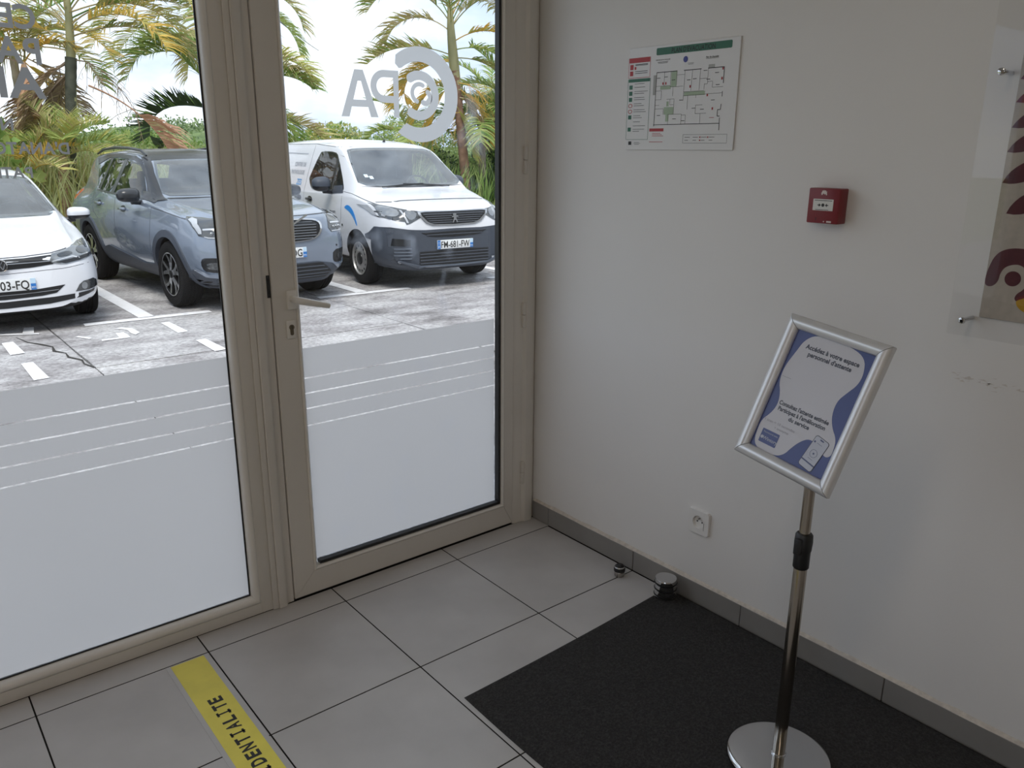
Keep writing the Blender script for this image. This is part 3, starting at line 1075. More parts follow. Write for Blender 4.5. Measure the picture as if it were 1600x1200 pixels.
# printed text
x = Flat()
x.text("Accédez à votre espace", 0.004, .1035, .0140, 'c', .030, width=.132)
x.text("personnel d'attente", 0.004, .0890, .0140, 'c', .030, width=.108)
x.text("Consultez l'attente estimée", -.004, -.0290, .0130, 'c', .030, width=.128)
x.text("Participez à l'amélioration", -.004, -.0420, .0130, 'c', .030, width=.122)
x.text("du service", -.004, -.0550, .0130, 'c', .030)
x.emit('printed_text', Ls, PTXT, po, -.0054, stuff=True)
x = Flat()
x.text("1 scan = 10 secondes", -.0450, -.0735, .0085, 'c', .0, width=.080)
x.text("+ anonyme", -.0360, -.0835, .0085, 'c', .0)
x.rect(-.0885, .0300, -.0640, .0308)
x.emit('pale_text', Ls, mat('poster_grey', (.30, .30, .34), .4), po, -.0054, stuff=True)
x = Flat().poly(rrect(-.0800, -.1220, -.0340, -.0910, .002))
x.emit('blue_button', Ls, PBLUE, po, -.0054)
x = Flat()
x.text("Wintory", -.0520, -.1140, .0110, 'c', .008)
x.text("Fonctionne avec", -.0560, -.0990, .0058, 'c')
x.poly(arc(-.0745, -.1100, .0038, 0, 360, 14)[:-1])
x.emit('button_text', Ls, PLIGHT, po, -.0051, stuff=True)
# drawn telephone
ph = Matrix.Translation((.0560, -.0950, 0)) @ Matrix.Rotation(math.radians(-12), 4, 'Z')
Flat().poly(rrect(-.0185, -.0370, .0185, .0370, .006)).emit('phone_outline', Ls @ ph, PTXT, po, -.0054)
Flat().poly(rrect(-.0172, -.0357, .0172, .0357, .005)).emit('phone_screen', Ls @ ph, PLIGHT, po, -.0051)
x = Flat().poly(rrect(-.0050, .0305, .0050, .0335, .0014)).rect(-.0150, .0205, -.0110, .0245).path(arc(0, .000, .0085, 0, 360, 24), .0007).rect(-.0172, -.0235, .0172, -.0205)
x.poly(arc(0, 0, .0022, 0, 360, 12)[:-1]).rect(-.006, -.0135, .006, -.0128).rect(-.0070, .0225, .0060, .0232)
x.emit('phone_icons', Ls @ ph, mat('phone_ink', (.09, .11, .22), .4), po, -.0048, stuff=True)
# hinge bracket between pole and frame back
bm = box(bmesh.new(), -.018, .018, -.030, .030, -.024, -.0105)
bm.transform(Ls)
obj('bracket', bm, BLACK, st)


# ================================================================== OUTSIDE: GROUND
G = -.26
SOIL = mat('soil_and_grass', rough=1, vscale=1.2, ramp=((.3, (.10, .12, .035)), (.5, (.16, .20, .06)), (.7, (.20, .19, .09))))
gd = struct(boxo('ground', (-60, 90, -40, 160, -1.2, G - .045), SOIL))
CONC = mat('worn_concrete', rough=.9, vscale=1.9, stretch=(1.0, 1.9, 1.0), bump=(34, .8, .02),
           ramp=((.28, (.20, .19, .19)), (.42, (.36, .345, .348)), (.56, (.49, .48, .482)), (.75, (.62, .61, .605))))
nt = CONC.node_tree     # fine aggregate and pits on top of the broad stains
_b = nt.nodes['Principled BSDF']
_tc = nt.nodes.new('ShaderNodeTexCoord')
_n = nt.nodes.new('ShaderNodeTexNoise')
_n.inputs['Scale'].default_value = 26
_n.inputs['Detail'].default_value = 8
_n.inputs['Roughness'].default_value = .75
nt.links.new(_tc.outputs['Object'], _n.inputs['Vector'])
_r = nt.nodes.new('ShaderNodeValToRGB')
_r.color_ramp.elements[0].position = .34
_r.color_ramp.elements[0].color = (.50, .49, .49, 1)
_r.color_ramp.elements[1].position = .60
_r.color_ramp.elements[1].color = (1.08, 1.08, 1.09, 1)
nt.links.new(_n.outputs['Fac'], _r.inputs[0])
_m = nt.nodes.new('ShaderNodeMixRGB')
_m.blend_type = 'MULTIPLY'
_m.inputs[0].default_value = 1.0
_old = _b.inputs['Base Color'].links[0].from_socket
nt.links.new(_old, _m.inputs[1])
nt.links.new(_r.outputs[0], _m.inputs[2])
nt.links.new(_m.outputs[0], _b.inputs['Base Color'])

xs = [-9.2, -6.35, -3.5, -.62, 2.23, 5.08, 7.93, 10.8, 13.6]
ysl = [.10, 4.625, 9.0, 12.3]
for a, b in zip(xs[:-1], xs[1:]):
    for c, d in zip(ysl[:-1], ysl[1:]):
        dz = RND.uniform(-.003, .002)
        # slab with slightly ragged edges
        bm = bmesh.new()
        pts = []
        for (p, q, n) in (((a, c), (b, c), 14), ((b, c), (b, d), 14), ((b, d), (a, d), 14), ((a, d), (a, c), 14)):
            for k in range(n):
                t = k / n
                u, v = p[0] + (q[0] - p[0]) * t, p[1] + (q[1] - p[1]) * t
                j = RND.uniform(.003, .011)
                u += j * (1 if u - a < .02 else (-1 if b - u < .02 else 0))
                v += j * (1 if v - c < .02 else (-1 if d - v < .02 else 0))
                pts.append((u, v))
        prism(bm, pts, lambda x, y: (x, y, G + dz), lambda x, y: (x, y, G - .044))
        obj('concrete_slab', bm, CONC, gd)
CRK = mat('crack_dirt', (.035, .032, .028), 1)
bm = bmesh.new()
cr = [(-.62, 4.63), (-.66, 4.80), (-.645, 4.95), (-.71, 5.12), (-.70, 5.28), (-.76, 5.42), (-.74, 5.60), (-.80, 5.76), (-.88, 5.92), (-.93, 6.20)]
w_ = [.012, .007, .012, .013, .005, .017, .008, .014, .006, .002]
L_ = [bm.verts.new((p[0] - w, p[1], G + .0035)) for p, w in zip(cr, w_)]
R_ = [bm.verts.new((p[0] + w * .6, p[1] + .01, G + .0035)) for p, w in zip(cr, w_)]
for k in range(len(cr) - 1):
    bm.faces.new((L_[k], R_[k], R_[k + 1], L_[k + 1]))
obj('crack', bm, CRK, gd)

PAINT = mat('white_road_paint', rough=.7, vscale=14, ramp=((.26, (.55, .55, .56)), (.38, (.80, .80, .82)), (.8, (.86, .86, .885))))


def paint(name, pts):
    V = [(p[0], p[1], G + .0045) for p in pts]
    tri = tessellate_polygon([[Vector(v) for v in V]])
    return pyobj(name, V, [list(t) for t in tri], PAINT, gd)


for xj in (.28, 2.775, -2.22, 5.28):
    paint('painted_line', [(xj - .60, 6.35), (xj + .62, 6.30), (xj + .63, 6.43), (xj - .59, 6.48)])
    paint('painted_line', [(xj - .075, 6.44), (xj + .075, 6.43), (xj + .085, 11.2), (xj - .065, 11.2)])
for (x0, x1, y0, y1) in ((.295, .395, 5.50, 6.07), (.315, .425, 4.58, 5.10), (-1.080, -.970, 5.48, 6.02), (-1.070, -.965, 4.50, 5.11)):
    paint('painted_dash', [(x0, y0), (x1, y0 + .01), (x1 - .01, y1), (x0 + .01, y1)])
# stall numbers, painted to be read from the driving lane: worn strokes
paint('painted_number', [(-.50, 5.90), (-.42, 5.72), (-.39, 5.76), (-.47, 5.92)])
paint('painted_number', [(-.35, 5.57), (-.11, 5.57), (-.10, 5.63), (-.34, 5.63)])
paint('painted_number', [(-.19, 5.62), (-.10, 5.62), (-.10, 5.83), (-.17, 5.84)])
paint('painted_number', [(-.04, 5.66), (.02, 5.74), (.01, 5.98), (-.06, 6.08), (-.13, 6.06), (-.07, 5.98), (-.045, 5.90), (-.055, 5.76)])
paint('painted_number', [(-1.05, 6.38), (-.74, 6.22), (-.73, 6.28), (-1.05, 6.46)])
paint('painted_number', [(-.86, 6.33), (-.77, 6.29), (-.72, 6.60), (-.80, 6.62)])

# ================================================================== CARS
CBLK = mat('car_black_trim', (.018, .020, .024), .30, var=.1, coat=.2)
CPLA = mat('car_grey_plastic', (.048, .058, .078), .55, var=.06, vscale=20)
CDARK = mat('car_grille_black', (.008, .009, .011), .35, var=.1)
TYRE = mat('tyre_rubber', (.011, .011, .012), .9, spec=.15, var=.15, vscale=30)
LAMP = mat('headlamp_glass', (.22, .235, .25), .06, .35, var=.25, vscale=9, coat=.8, spec=.9)
LAMPW = mat('headlamp_white', (.46, .48, .51), .15, .1, coat=.8)
LAMPD = mat('headlamp_dark', (.045, .050, .055), .08, .2, var=.3, vscale=9, coat=.8, spec=.9)
ORANGE = mat('orange_lamp', (.55, .13, .02), .2, coat=.5)
PLATE = mat('plate_white', (.72, .735, .745), .35, var=.02)
EUBLUE = mat('plate_blue', (.020, .16, .48), .35)
WHITEP = mat('white_paint', (.70, .715, .755), .22, var=.008, vscale=2, coat=.55)
BLUEG = mat('blue_grey_paint', (.205, .245, .310), .20, .22, var=.02, vscale=3, coat=.9)
SEAM = mat('panel_gap', (.05, .055, .065), .8)
WELL = mat('wheel_well', (.006, .006, .007), .9)
CABIN = mat('cabin_lining', (.055, .058, .062), .85, var=.1)
SEAT = mat('seat_fabric', (.045, .048, .055), .9, var=.15, vscale=20)


def car_glass(name, tint, base, sky_veil, dcol):
    m = bpy.data.materials.new(name)
    m.use_nodes = True
    nt = m.node_tree
    nt.nodes.clear()
    out = nt.nodes.new('ShaderNodeOutputMaterial')
    tr = nt.nodes.new('ShaderNodeBsdfTransparent')
    tr.inputs[0].default_value = (*tint, 1)
    gl = nt.nodes.new('ShaderNodeBsdfGlossy')
    gl.inputs['Roughness'].default_value = .02
    lw = nt.nodes.new('ShaderNodeLayerWeight')
    lw.inputs[0].default_value = .5
    pw = nt.nodes.new('ShaderNodeMath')
    pw.operation = 'POWER'
    pw.inputs[1].default_value = 4.0
    nt.links.new(lw.outputs['Facing'], pw.inputs[0])
    ma = nt.nodes.new('ShaderNodeMath')
    ma.operation = 'MULTIPLY_ADD'
    ma.inputs[1].default_value = .8
    ma.inputs[2].default_value = base
    nt.links.new(pw.outputs[0], ma.inputs[0])
    mx = nt.nodes.new('ShaderNodeMixShader')
    nt.links.new(ma.outputs[0], mx.inputs[0])
    nt.links.new(tr.outputs[0], mx.inputs[1])
    nt.links.new(gl.outputs[0], mx.inputs[2])
    df = nt.nodes.new('ShaderNodeBsdfDiffuse')  # diffuse grey veil painted in for bright sky reflected on the glass
    df.inputs[0].default_value = (*dcol, 1)
    tc = nt.nodes.new('ShaderNodeTexCoord')
    n = nt.nodes.new('ShaderNodeTexNoise')
    n.inputs['Scale'].default_value = 3.0
    nt.links.new(tc.outputs['Object'], n.inputs['Vector'])
    mu = nt.nodes.new('ShaderNodeMath')
    mu.operation = 'MULTIPLY'
    mu.inputs[1].default_value = sky_veil * 2
    nt.links.new(n.outputs['Fac'], mu.inputs[0])
    m2 = nt.nodes.new('ShaderNodeMixShader')
    nt.links.new(mu.outputs[0], m2.inputs[0])
    nt.links.new(mx.outputs[0], m2.inputs[1])
    nt.links.new(df.outputs[0], m2.inputs[2])
    nt.links.new(m2.outputs[0], out.inputs[0])
    MATS[name] = m
    return m


CGLASS = car_glass('windscreen_glass', (.78, .84, .84), .13, .16, (.52, .57, .62))
CSIDE = car_glass('side_window_glass', (.50, .56, .55), .06, .02, (.3, .32, .33))


def inset(pts, d):
    x0, x1 = min(p[0] for p in pts), max(p[0] for p in pts)
    y0, y1 = min(p[1] for p in pts), max(p[1] for p in pts)
    cx_, cy_ = (x0 + x1) / 2, (y0 + y1) / 2
    kx, ky = 1 - 2 * d / (x1 - x0), 1 - 2 * d / (y1 - y0)
    return [(cx_ + (p[0] - cx_) * kx, cy_ + (p[1] - cy_) * ky) for p in pts]




def pchip(x, y, xi):
    x, y = np.asarray(x, float), np.asarray(y, float)
    h = np.diff(x)
    d = np.diff(y) / h
    m = np.zeros_like(y)
    for k in range(1, len(x) - 1):
        if d[k - 1] * d[k] > 0:
            w1, w2 = 2 * h[k] + h[k - 1], h[k] + 2 * h[k - 1]
            m[k] = (w1 + w2) / (w1 / d[k - 1] + w2 / d[k])
    m[0], m[-1] = d[0], d[-1]
    i = np.clip(np.searchsorted(x, xi) - 1, 0, len(x) - 2)
    t = (xi - x[i]) / h[i]
    return (y[i] * (1 + 2 * t) * (1 - t) ** 2 + m[i] * h[i] * t * (1 - t) ** 2 + y[i + 1] * t * t * (3 - 2 * t) + m[i + 1] * h[i] * t * t * (t - 1))


class CarB:
    """body lofted through cross sections; everything else is draped on its surface"""
    def __init__(s, name, loc, rz, paint, st, extra_y=()):
        s.root = empty(name, (loc[0], loc[1], G + .002), rz)
        s.paint = paint
        A = np.array(st, float)
        y = A[:, 0]
        ys_ = sorted(set([round(v, 4) for v in np.concatenate([np.linspace(y[0], y[0] + .25, 11), np.arange(y[0] + .3, y[-1] - .25, .07), np.linspace(y[-1] - .25, y[-1], 8), y])]))
        ys_ = np.array(ys_)
        s.st = A
        bm = s.loft(ys_)
        s.bvh = BVHTree.FromBMesh(bm)
        me = bpy.data.meshes.new('body')
        bm.to_mesh(me)
        bm.free()
        me.materials.append(paint)
        me.materials.append(WELL)
        me.materials.append(CABIN)
        s.body = link('body', me, s.root)

    def loft(s, ys_, inset=0.0, zfloor=None, its=2):
        A = s.st
        y = A[:, 0]
        P = [pchip(y, A[:, k], ys_) for k in range(1, 10)]
        rings = []
        for i, yy in enumerate(ys_):
            zb, ws, w1, z1, w2, z2, w3, z3, z4 = [p[i] for p in P]
            if inset:
                ws, w1, w2, w3 = ws - inset, w1 - inset * 1.6, w2 - inset, w3 - inset * .9
                z3, z4, zb = z3 - inset * .5, z4 - inset * .8, zfloor
                z2 = max(z2, zb + .12)
                z1 = min(max(z1, zb + .06), z2 - .04)
            h = [(0, zb), (ws * .8, zb), (ws, zb + .03), (ws + (w1 - ws) * .75, zb + (z1 - zb) * .35), (w1, z1), (w1 - (w1 - w2) * .35, z1 + (z2 - z1) * .55), (w2, z2 - .015), (w2 - .012, z2 + .012), (w3 + (w2 - w3) * .06, z3 - (z3 - z2) * .06),
                 (w3 - .02, z3 + .018), (w3 * .60, z3 + (z4 - z3) * .78), (w3 * .3, z4 - (z4 - z3) * .05), (0, z4)]
            for _ in range(its):
                q = [h[0]]
                for a, b in zip(h[:-1], h[1:]):
                    q += [(a[0] * .75 + b[0] * .25, a[1] * .75 + b[1] * .25), (a[0] * .25 + b[0] * .75, a[1] * .25 + b[1] * .75)]
                h = q + [h[-1]]
            rings.append(h)
        m = len(rings[0])
        V, F = [], []
        for yy, h in zip(ys_, rings):
            V += [(p[0], yy, p[1]) for p in h] + [(-p[0], yy, p[1]) for p in h[-2:0:-1]]
        n = 2 * m - 2
        for i in range(len(ys_) - 1):
            for k in range(n):
                F.append((i * n + k, i * n + (k + 1) % n, (i + 1) * n + (k + 1) % n, (i + 1) * n + k))
        F.append(tuple(range(n)))
        F.append(tuple(range((len(ys_) - 1) * n, len(ys_) * n))[::-1])
        bm = bmesh.new()
        vs = [bm.verts.new(v) for v in V]
        for f in F:
            bm.faces.new([vs[i] for i in f])
        bmesh.ops.recalc_face_normals(bm, faces=bm.faces)
        return bm

    def boolean(s, bm, mi):
        bmesh.ops.recalc_face_normals(bm, faces=bm.faces)
        me = bpy.data.meshes.new('cutter')
        bm.to_mesh(me)
        bm.free()
        for k in (s.paint, WELL, CABIN):
            me.materials.append(k)
        me.polygons.foreach_set('material_index', [mi] * len(me.polygons))
        c = link('cutter', me)
        s.body.parent = None
        md = s.body.modifiers.new('b', 'BOOLEAN')
        md.operation = 'DIFFERENCE'
        md.object = c
        md.solver = 'EXACT'
        bpy.context.view_layer.update()
        dg = bpy.context.evaluated_depsgraph_get()
        me2 = bpy.data.meshes.new_from_object(s.body.evaluated_get(dg))
        s.body.modifiers.clear()
        s.body.data = me2
        bpy.data.objects.remove(c)
        s.body.parent = s.root
        for f in me2.polygons:          # underbody is bare dark metal
            if f.normal.z < -.6 and f.center.z < .34 and f.material_index == 0:
                f.material_index = 1

    def cabin(s, y0, y1, zfloor, front, sides, ycut, rear=None):
        """hollow passenger cell, window openings, seats and dashboard"""
        s.boolean(s.loft(np.linspace(y0, y1, 16), .05, zfloor, 1), 2)
        s.boolean(prism(bmesh.new(), inset(front, .022), lambda x, z: (x, .35, z), lambda x, z: (x, ycut, z)), 2)
        for p in sides:
            s.boolean(prism(bmesh.new(), inset(p, .018), lambda y, z: (-1.4, y, z), lambda y, z: (1.4, y, z)), 2)
        if rear:
            s.boolean(prism(bmesh.new(), rear, lambda x, z: (x, y1 - .5, z), lambda x, z: (x, 5.2, z)), 2)
        smooth_mesh(s.body.data, 38)

    def seats(s, yf, zs, yr=None, yd=None, zd=None, wd=.64):
        for x in (-.37, .37):
            st_ = empty('front_seat')
            st_.parent = s.root
            st_.location = (x, yf, zs)
            boxo('cushion', (-.23, .23, -.45, .10, -.14, .03), SEAT, st_, .05, 3)
            bm = box(bmesh.new(), -.23, .23, .0, .13, 0, .60, .05, 3)
            bm.transform(Matrix.Rotation(-.20, 4, 'X'))
            obj('backrest', bm, SEAT, st_, smooth=50)
            bm = box(bmesh.new(), -.13, .13, .02, .11, .62, .80, .04, 3)
            bm.transform(Matrix.Rotation(-.20, 4, 'X'))
            obj('headrest', bm, SEAT, st_, smooth=50)
        if yr:
            boxo('rear_bench', (-.58, .58, yr, yr + .16, zs - .1, zs + .52), SEAT, s.root, .05, 3)
            for x in (-.38, .38):
                boxo('rear_headrest', (x - .12, x + .12, yr + .04, yr + .13, zs + .53, zs + .66), SEAT, s.root, .035, 3)
        boxo('dashboard', (-wd, wd, yd, yd + .34, zd - .30, zd), SEAT, s.root, .05, 3)
        bm = bmesh.new()
        R_, r_ = .185, .014
        rows = []
        for k in range(24):
            a = 2 * PI * k / 24
            rows.append([bm.verts.new(((R_ + r_ * math.cos(b)) * math.cos(a), r_ * math.sin(b), (R_ + r_ * math.cos(b)) * math.sin(a))) for b in (0, 1.57, 3.14, 4.71)])
        for k in range(24):
            for q in range(4):
                bm.faces.new((rows[k][q], rows[k][(q + 1) % 4], rows[(k + 1) % 24][(q + 1) % 4], rows[(k + 1) % 24][q]))
        box(bm, -.19, .19, -.008, .008, -.02, .02)
        bm.transform(Matrix.Translation((.37, yd + .42, zd - .02)) @ Matrix.Rotation(-.45, 4, 'X'))
        obj('steering_wheel', bm, SEAT, s.root, smooth=50)

    def cut_wheels(s, hubs, R):
        """wheel arches cut out of the body"""
        bm = bmesh.new()
        for (x, y, z) in hubs:
            sg = 1 if x > 0 else -1
            lathe(bm, [(R, sg * .52), (R, sg * 1.2)], 40, axis='x', c=(0, y, z))
        s.boolean(bm, 1)
        smooth_mesh(s.body.data, 38)

    def hit(s, axis, a, b):
        if axis == 'front':
            o, d = Vector((a, -2, b)), Vector((0, 1, 0))
        elif axis == 'left':        # seen from -x ; a=y, b=z
            o, d = Vector((-3, a, b)), Vector((1, 0, 0))
        elif axis == 'right':
            o, d = Vector((3, a, b)), Vector((-1, 0, 0))
        else:                        # top ; a=x, b=y
            o, d = Vector((a, b, 4)), Vector((0, 0, -1))
        h = s.bvh.ray_cast(o, d)
        if h[0] is None:
            h = s.bvh.find_nearest(o + d * (2.0 if axis != 'top' else 2.6))
        s.n = h[1] if h[1].dot(d) < 0 else -h[1]
        return h[0], d

    def drape(s, name, pts, axis, m, off=.006, depth=.012, cut=.05, parent=None, hole=None, smooth=60):
        bm = bmesh.new()
        loops = [pts] + ([hole] if hole else [])
        flat = [Vector((p[0], p[1], 0)) for l in loops for p in l]
        vs = [bm.verts.new(v) for v in flat]
        for t in tessellate_polygon([[Vector((p[0], p[1], 0)) for p in l] for l in loops]):
            try:
                bm.faces.new([vs[i] for i in t])
            except ValueError:
                pass
        for ax in (0, 1):
            lo, hi = min(v[ax] for v in flat), max(v[ax] for v in flat)
            k = int((hi - lo) / cut) + 1
            for q in range(1, k):
                no = [0, 0, 0]
                no[ax] = 1
                co = [0, 0, 0]
                co[ax] = lo + (hi - lo) * q / k
                bmesh.ops.bisect_plane(bm, geom=bm.verts[:] + bm.edges[:] + bm.faces[:], plane_co=co, plane_no=no)
        d = None
        for v in bm.verts:
            p, d = s.hit(axis, v.co.x, v.co.y)
            v.co = p + (s.n * .75 - d * .25).normalized() * off
        r = bmesh.ops.extrude_edge_only(bm, edges=[e for e in bm.edges if e.is_boundary])
        for v in r['geom']:
            if isinstance(v, bmesh.types.BMVert):
                v.co += d * depth
        bmesh.ops.recalc_face_normals(bm, faces=bm.faces)
        me = bpy.data.meshes.new(name)
        bm.to_mesh(me)
        bm.free()
        me.materials.append(m)
        # make sure the shown side faces the viewer
        if sum((f.normal.dot(d)) * f.area for f in me.polygons) > 0:
            me.flip_normals()
        smooth_mesh(me, smooth)
        return link(name, me, parent or s.root)

    def both(s, name, pts, axis, m, **k):
        """a pair of draped parts, one per side: front views mirror in x, side views use both flanks"""
        if axis == 'front' or axis == 'top':
            a = s.drape(name, pts, axis, m, **k)
            b = s.drape(name, [(-p[0], p[1]) for p in pts][::-1], axis, m, **k)
        else:
            a = s.drape(name, pts, 'left', m, **k)
            b = s.drape(name, pts, 'right', m, **k)
        return a, b

    def seam(s, pts, axis, w=.005, m=None, name='panel_gap'):
        """thin dark joint line along a polyline"""
        n = []
        P = [Vector((p[0], p[1])) for p in pts]
        L, R = [], []
        for i, p in enumerate(P):
            t = (P[min(i + 1, len(P) - 1)] - P[max(i - 1, 0)]).normalized()
            q = Vector((-t.y, t.x)) * w / 2
            L.append((p + q)[:])
            R.append((p - q)[:])
        return s.drape(name, L + R[::-1], axis, m or SEAM, off=.0012, depth=.003, cut=.06)

    def bar(s, name, x0, x1, z, h, m, off=.012, parent=None, n=12, dz=None, t=.012):
        """horizontal bar that follows the nose"""
        bm = bmesh.new()
        rows = []
        for k in range(n + 1):
            x = x0 + (x1 - x0) * k / n
            zz = z + (dz(x) if dz else 0)
            p, _ = s.hit('front', x, zz)
            y = p.y - off
            rows.append([bm.verts.new(c) for c in ((x, y, zz - h / 2), (x, y - t * .4, zz), (x, y, zz + h / 2), (x, y + t * 2, zz + h / 2), (x, y + t * 2, zz - h / 2))])
        for a, b in zip(rows[:-1], rows[1:]):
            for q in range(5):
                bm.faces.new((a[q], a[(q + 1) % 5], b[(q + 1) % 5], b[q]))
        bm.faces.new(rows[0])
        bm.faces.new(rows[-1])
        return obj(name, bm, m, parent or s.root, smooth=30)

    def plate(s, z, text, x0=-.26, hide_left=False, tilt=0.0):
        p, _ = s.hit('front', 0, z)
        y = min(s.hit('front', u, z + v)[0].y for u in (-.2, 0, .2) for v in (-.05, .05)) - (.034 if s.paint is WHITEP and z > .5 else .022)
        boxo('plate_holder', (-.20, .20, y + .010, y + .06, z - .04, z + .04), CDARK, s.root)
        pl = boxo('license_plate', (-.26, .26, y, y + .012, z - .055, z + .055), PLATE, s.root, bevel=.003)
        boxo('blue_band', (-.259, -.216, y - .001, y, z - .053, z + .053), EUBLUE, pl)
        boxo('blue_band', (.216, .259, y - .001, y, z - .053, z + .004), EUBLUE, pl)
        boxo('region_badge', (.216, .259, y - .001, y, z + .006, z + .053), mat('plate_badge', (.50, .66, .80), .4), pl)
        FM = Matrix(((1, 0, 0, 0), (0, 0, -1, y - .0012), (0, 1, 0, z), (0, 0, 0, 1)))
        f = Flat()
        if text[0] == 'r':
            f.text(text[1], .205, -.040, .112, 'r', .014, .80)
        else:
            f.text(text[1], 0, -.040, .112, 'c', .014, width=.415)
        f.emit('lettering', FM, INK, pl, 0, stuff=True)
        f = Flat().text('F', -.2375, -.044, .042, 'c', .02).text('971', .2375, -.040, .026, 'c', .01)
        f.path(arc(-.2375, .018, .013, 0, 360, 12), .003)
        f.emit('band_print', FM, PLATE, pl, .0002, stuff=True)
        return pl


def wheel(root, x, y, z, R, W, rim_r, style):
    """tyre and rim are sub-parts of the wheel"""
    sg = -1 if x < 0 else 1
    o = empty('wheel')
    o.parent = root
    o.location = (x, y, z)
    w2 = W / 2
    prof = [(rim_r * .97, -w2 * .85), (rim_r + .012, -w2 * .95), (rim_r + (R - rim_r) * .5, -w2), (R - .022, -w2 * .96), (R - .006, -w2 * .78), (R, -w2 * .45)]
    for gx in (-.3, 0, .3):
        prof += [(R, w2 * (gx - .06)), (R - .006, w2 * (gx - .05)), (R - .006, w2 * (gx + .05)), (R, w2 * (gx + .06))]
    prof += [(R, w2 * .45), (R - .006, w2 * .78), (R - .022, w2 * .96), (rim_r + (R - rim_r) * .5, w2), (rim_r + .012, w2 * .95), (rim_r * .97, w2 * .85)]
    obj('tyre', lathe(bmesh.new(), prof, 56, axis='x', cap=False), TYRE, o, smooth=35)
    out = sg * w2
    RIMA = mat('rim_silver', (.62, .63, .64), .22, .9, var=.03)
    RIMD = mat('rim_black', (.012, .013, .015), .3, .3, var=.1)
    if style == 'steel':
        ST = mat('steel_rim_grey', (.36, .355, .35), .4, .6, var=.06)
        prof = [(rim_r * .99, out * .92), (rim_r * .985, out * .98), (rim_r * .93, out * .97), (rim_r * .90, out * .80), (rim_r * .80, out * .74), (rim_r * .62, out * .86), (rim_r * .46, out * .95), (rim_r * .40, out * .86), (rim_r * .02, out * .84)]
        obj('rim', lathe(bmesh.new(), prof, 48, axis='x', cap=False), ST, o, smooth=30)
        bm = bmesh.new()
        for k in range(14):
            a = 2 * PI * k / 14
            rr_ = rim_r * .72
            c = Vector((out * .83, rr_ * math.cos(a), rr_ * math.sin(a)))
            ring = [bm.verts.new(c + Vector((0, (.016 * math.cos(b)) * math.cos(a) - .012 * math.sin(b) * math.sin(a), .016 * math.cos(b) * math.sin(a) + .012 * math.sin(b) * math.cos(a)))) for b in [2 * PI * q / 10 for q in range(10)]]
            bm.faces.new(ring)
            r2 = [bm.verts.new(v.co - Vector((sg * .02, 0, 0))) for v in ring]
            for q in range(10):
                bm.faces.new((ring[q], ring[(q + 1) % 10], r2[(q + 1) % 10], r2[q]))
        obj('vent_holes', bm, RIMD, o)
        obj('hub_cap', lathe(bmesh.new(), [(rim_r * .36, out * .86), (rim_r * .34, out * .97), (rim_r * .22, out * 1.0), (rim_r * .02, out * 1.0)], 32, axis='x', cap=False), RIMD, o, smooth=30)
    else:
        prof = [(rim_r * .99, out * .92), (rim_r * .985, out * .985), (rim_r * .955, out * .97), (rim_r * .93, out * .6), (rim_r * .90, out * .1), (rim_r * .02, out * .05)]
        obj('rim', lathe(bmesh.new(), prof, 56, axis='x', cap=False), RIMD, o, smooth=30)
        obj('rim_lip', lathe(bmesh.new(), [(rim_r * .985, out * .985), (rim_r * .97, out * 1.0), (rim_r * .945, out * .975)], 56, axis='x', cap=False), RIMA, o, smooth=40)
        for k in range(5):          # split spokes, machined faces on dark sides
            a0 = 2 * PI * k / 5 + .25
            for s_ in (-1, 1):
                bm = bmesh.new()
                rows = []
                for t in (0, .25, .5, .75, 1):
                    rad = rim_r * (.10 + .86 * t)
                    a = a0 + s_ * (.05 + .27 * t ** 1.25)
                    wd = .026 - .010 * t
                    c = Vector((0, rad * math.cos(a), rad * math.sin(a)))
                    n_ = Vector((0, -math.sin(a), math.cos(a)))
                    ox = out * (.93 - .10 * math.sin(PI * t))
                    rows.append([bm.verts.new(c + n_ * q + Vector((e_, 0, 0))) for q, e_ in ((-wd, ox - sg * .05), (-wd, ox), (wd, ox), (wd, ox - sg * .05))])
                for A, B in zip(rows[:-1], rows[1:]):
                    for q in range(3):
                        f = bm.faces.new((A[q], A[q + 1], B[q + 1], B[q]))
                        f.material_index = 0 if q == 1 else 1
                obj('spoke', bm, [RIMA, RIMD], o)
        obj('hub_cap', lathe(bmesh.new(), [(rim_r * .19, out * .80), (rim_r * .18, out * .96), (rim_r * .14, out * .99), (.001, out * .99)], 28, axis='x', cap=False), RIMD, o, smooth=30)
    return o


def mirror_part(root, prof_pts, x, y, z, m, m_low, arm, sg):
    """door mirror: rounded shell + darker lower half + arm"""
    w, h, d = prof_pts
    o = empty('door_mirror')
    o.parent = root
    o.location = (sg * x, y, z)
    for nm, mm, z0, z1 in (('mirror_shell', m, -.30, 1), ('mirror_base', m_low, -1, -.30)):
        bm = bmesh.new()
        bmesh.ops.create_uvsphere(bm, u_segments=24, v_segments=16, radius=1)
        for v in bm.verts:
            c = v.co.copy()
            sq = lambda t, p: math.copysign(abs(t) ** p, t)
            zz = sq(c.z, .75)
            xx = sq(c.x, .65)
            taper = 1 - .18 * (xx * .5 + .5)
            yy = c.y if c.y < 0 else c.y * .45
            v.co = Vector((sg * xx * w, yy * d, max(z0, min(z1, zz)) * h * taper))
        obj(nm, bm, mm, o, smooth=60)
    bm = bmesh.new()
    tube(bm, [(-sg * w * .3, .02, -h * .9), (-sg * (w + arm * .5), .03, -h * 1.0), (-sg * (w + arm), .04, -h * 1.05)], [.028, .030, .038], 10)
    obj('mirror_arm', bm, m_low, o, smooth=60)
    return o


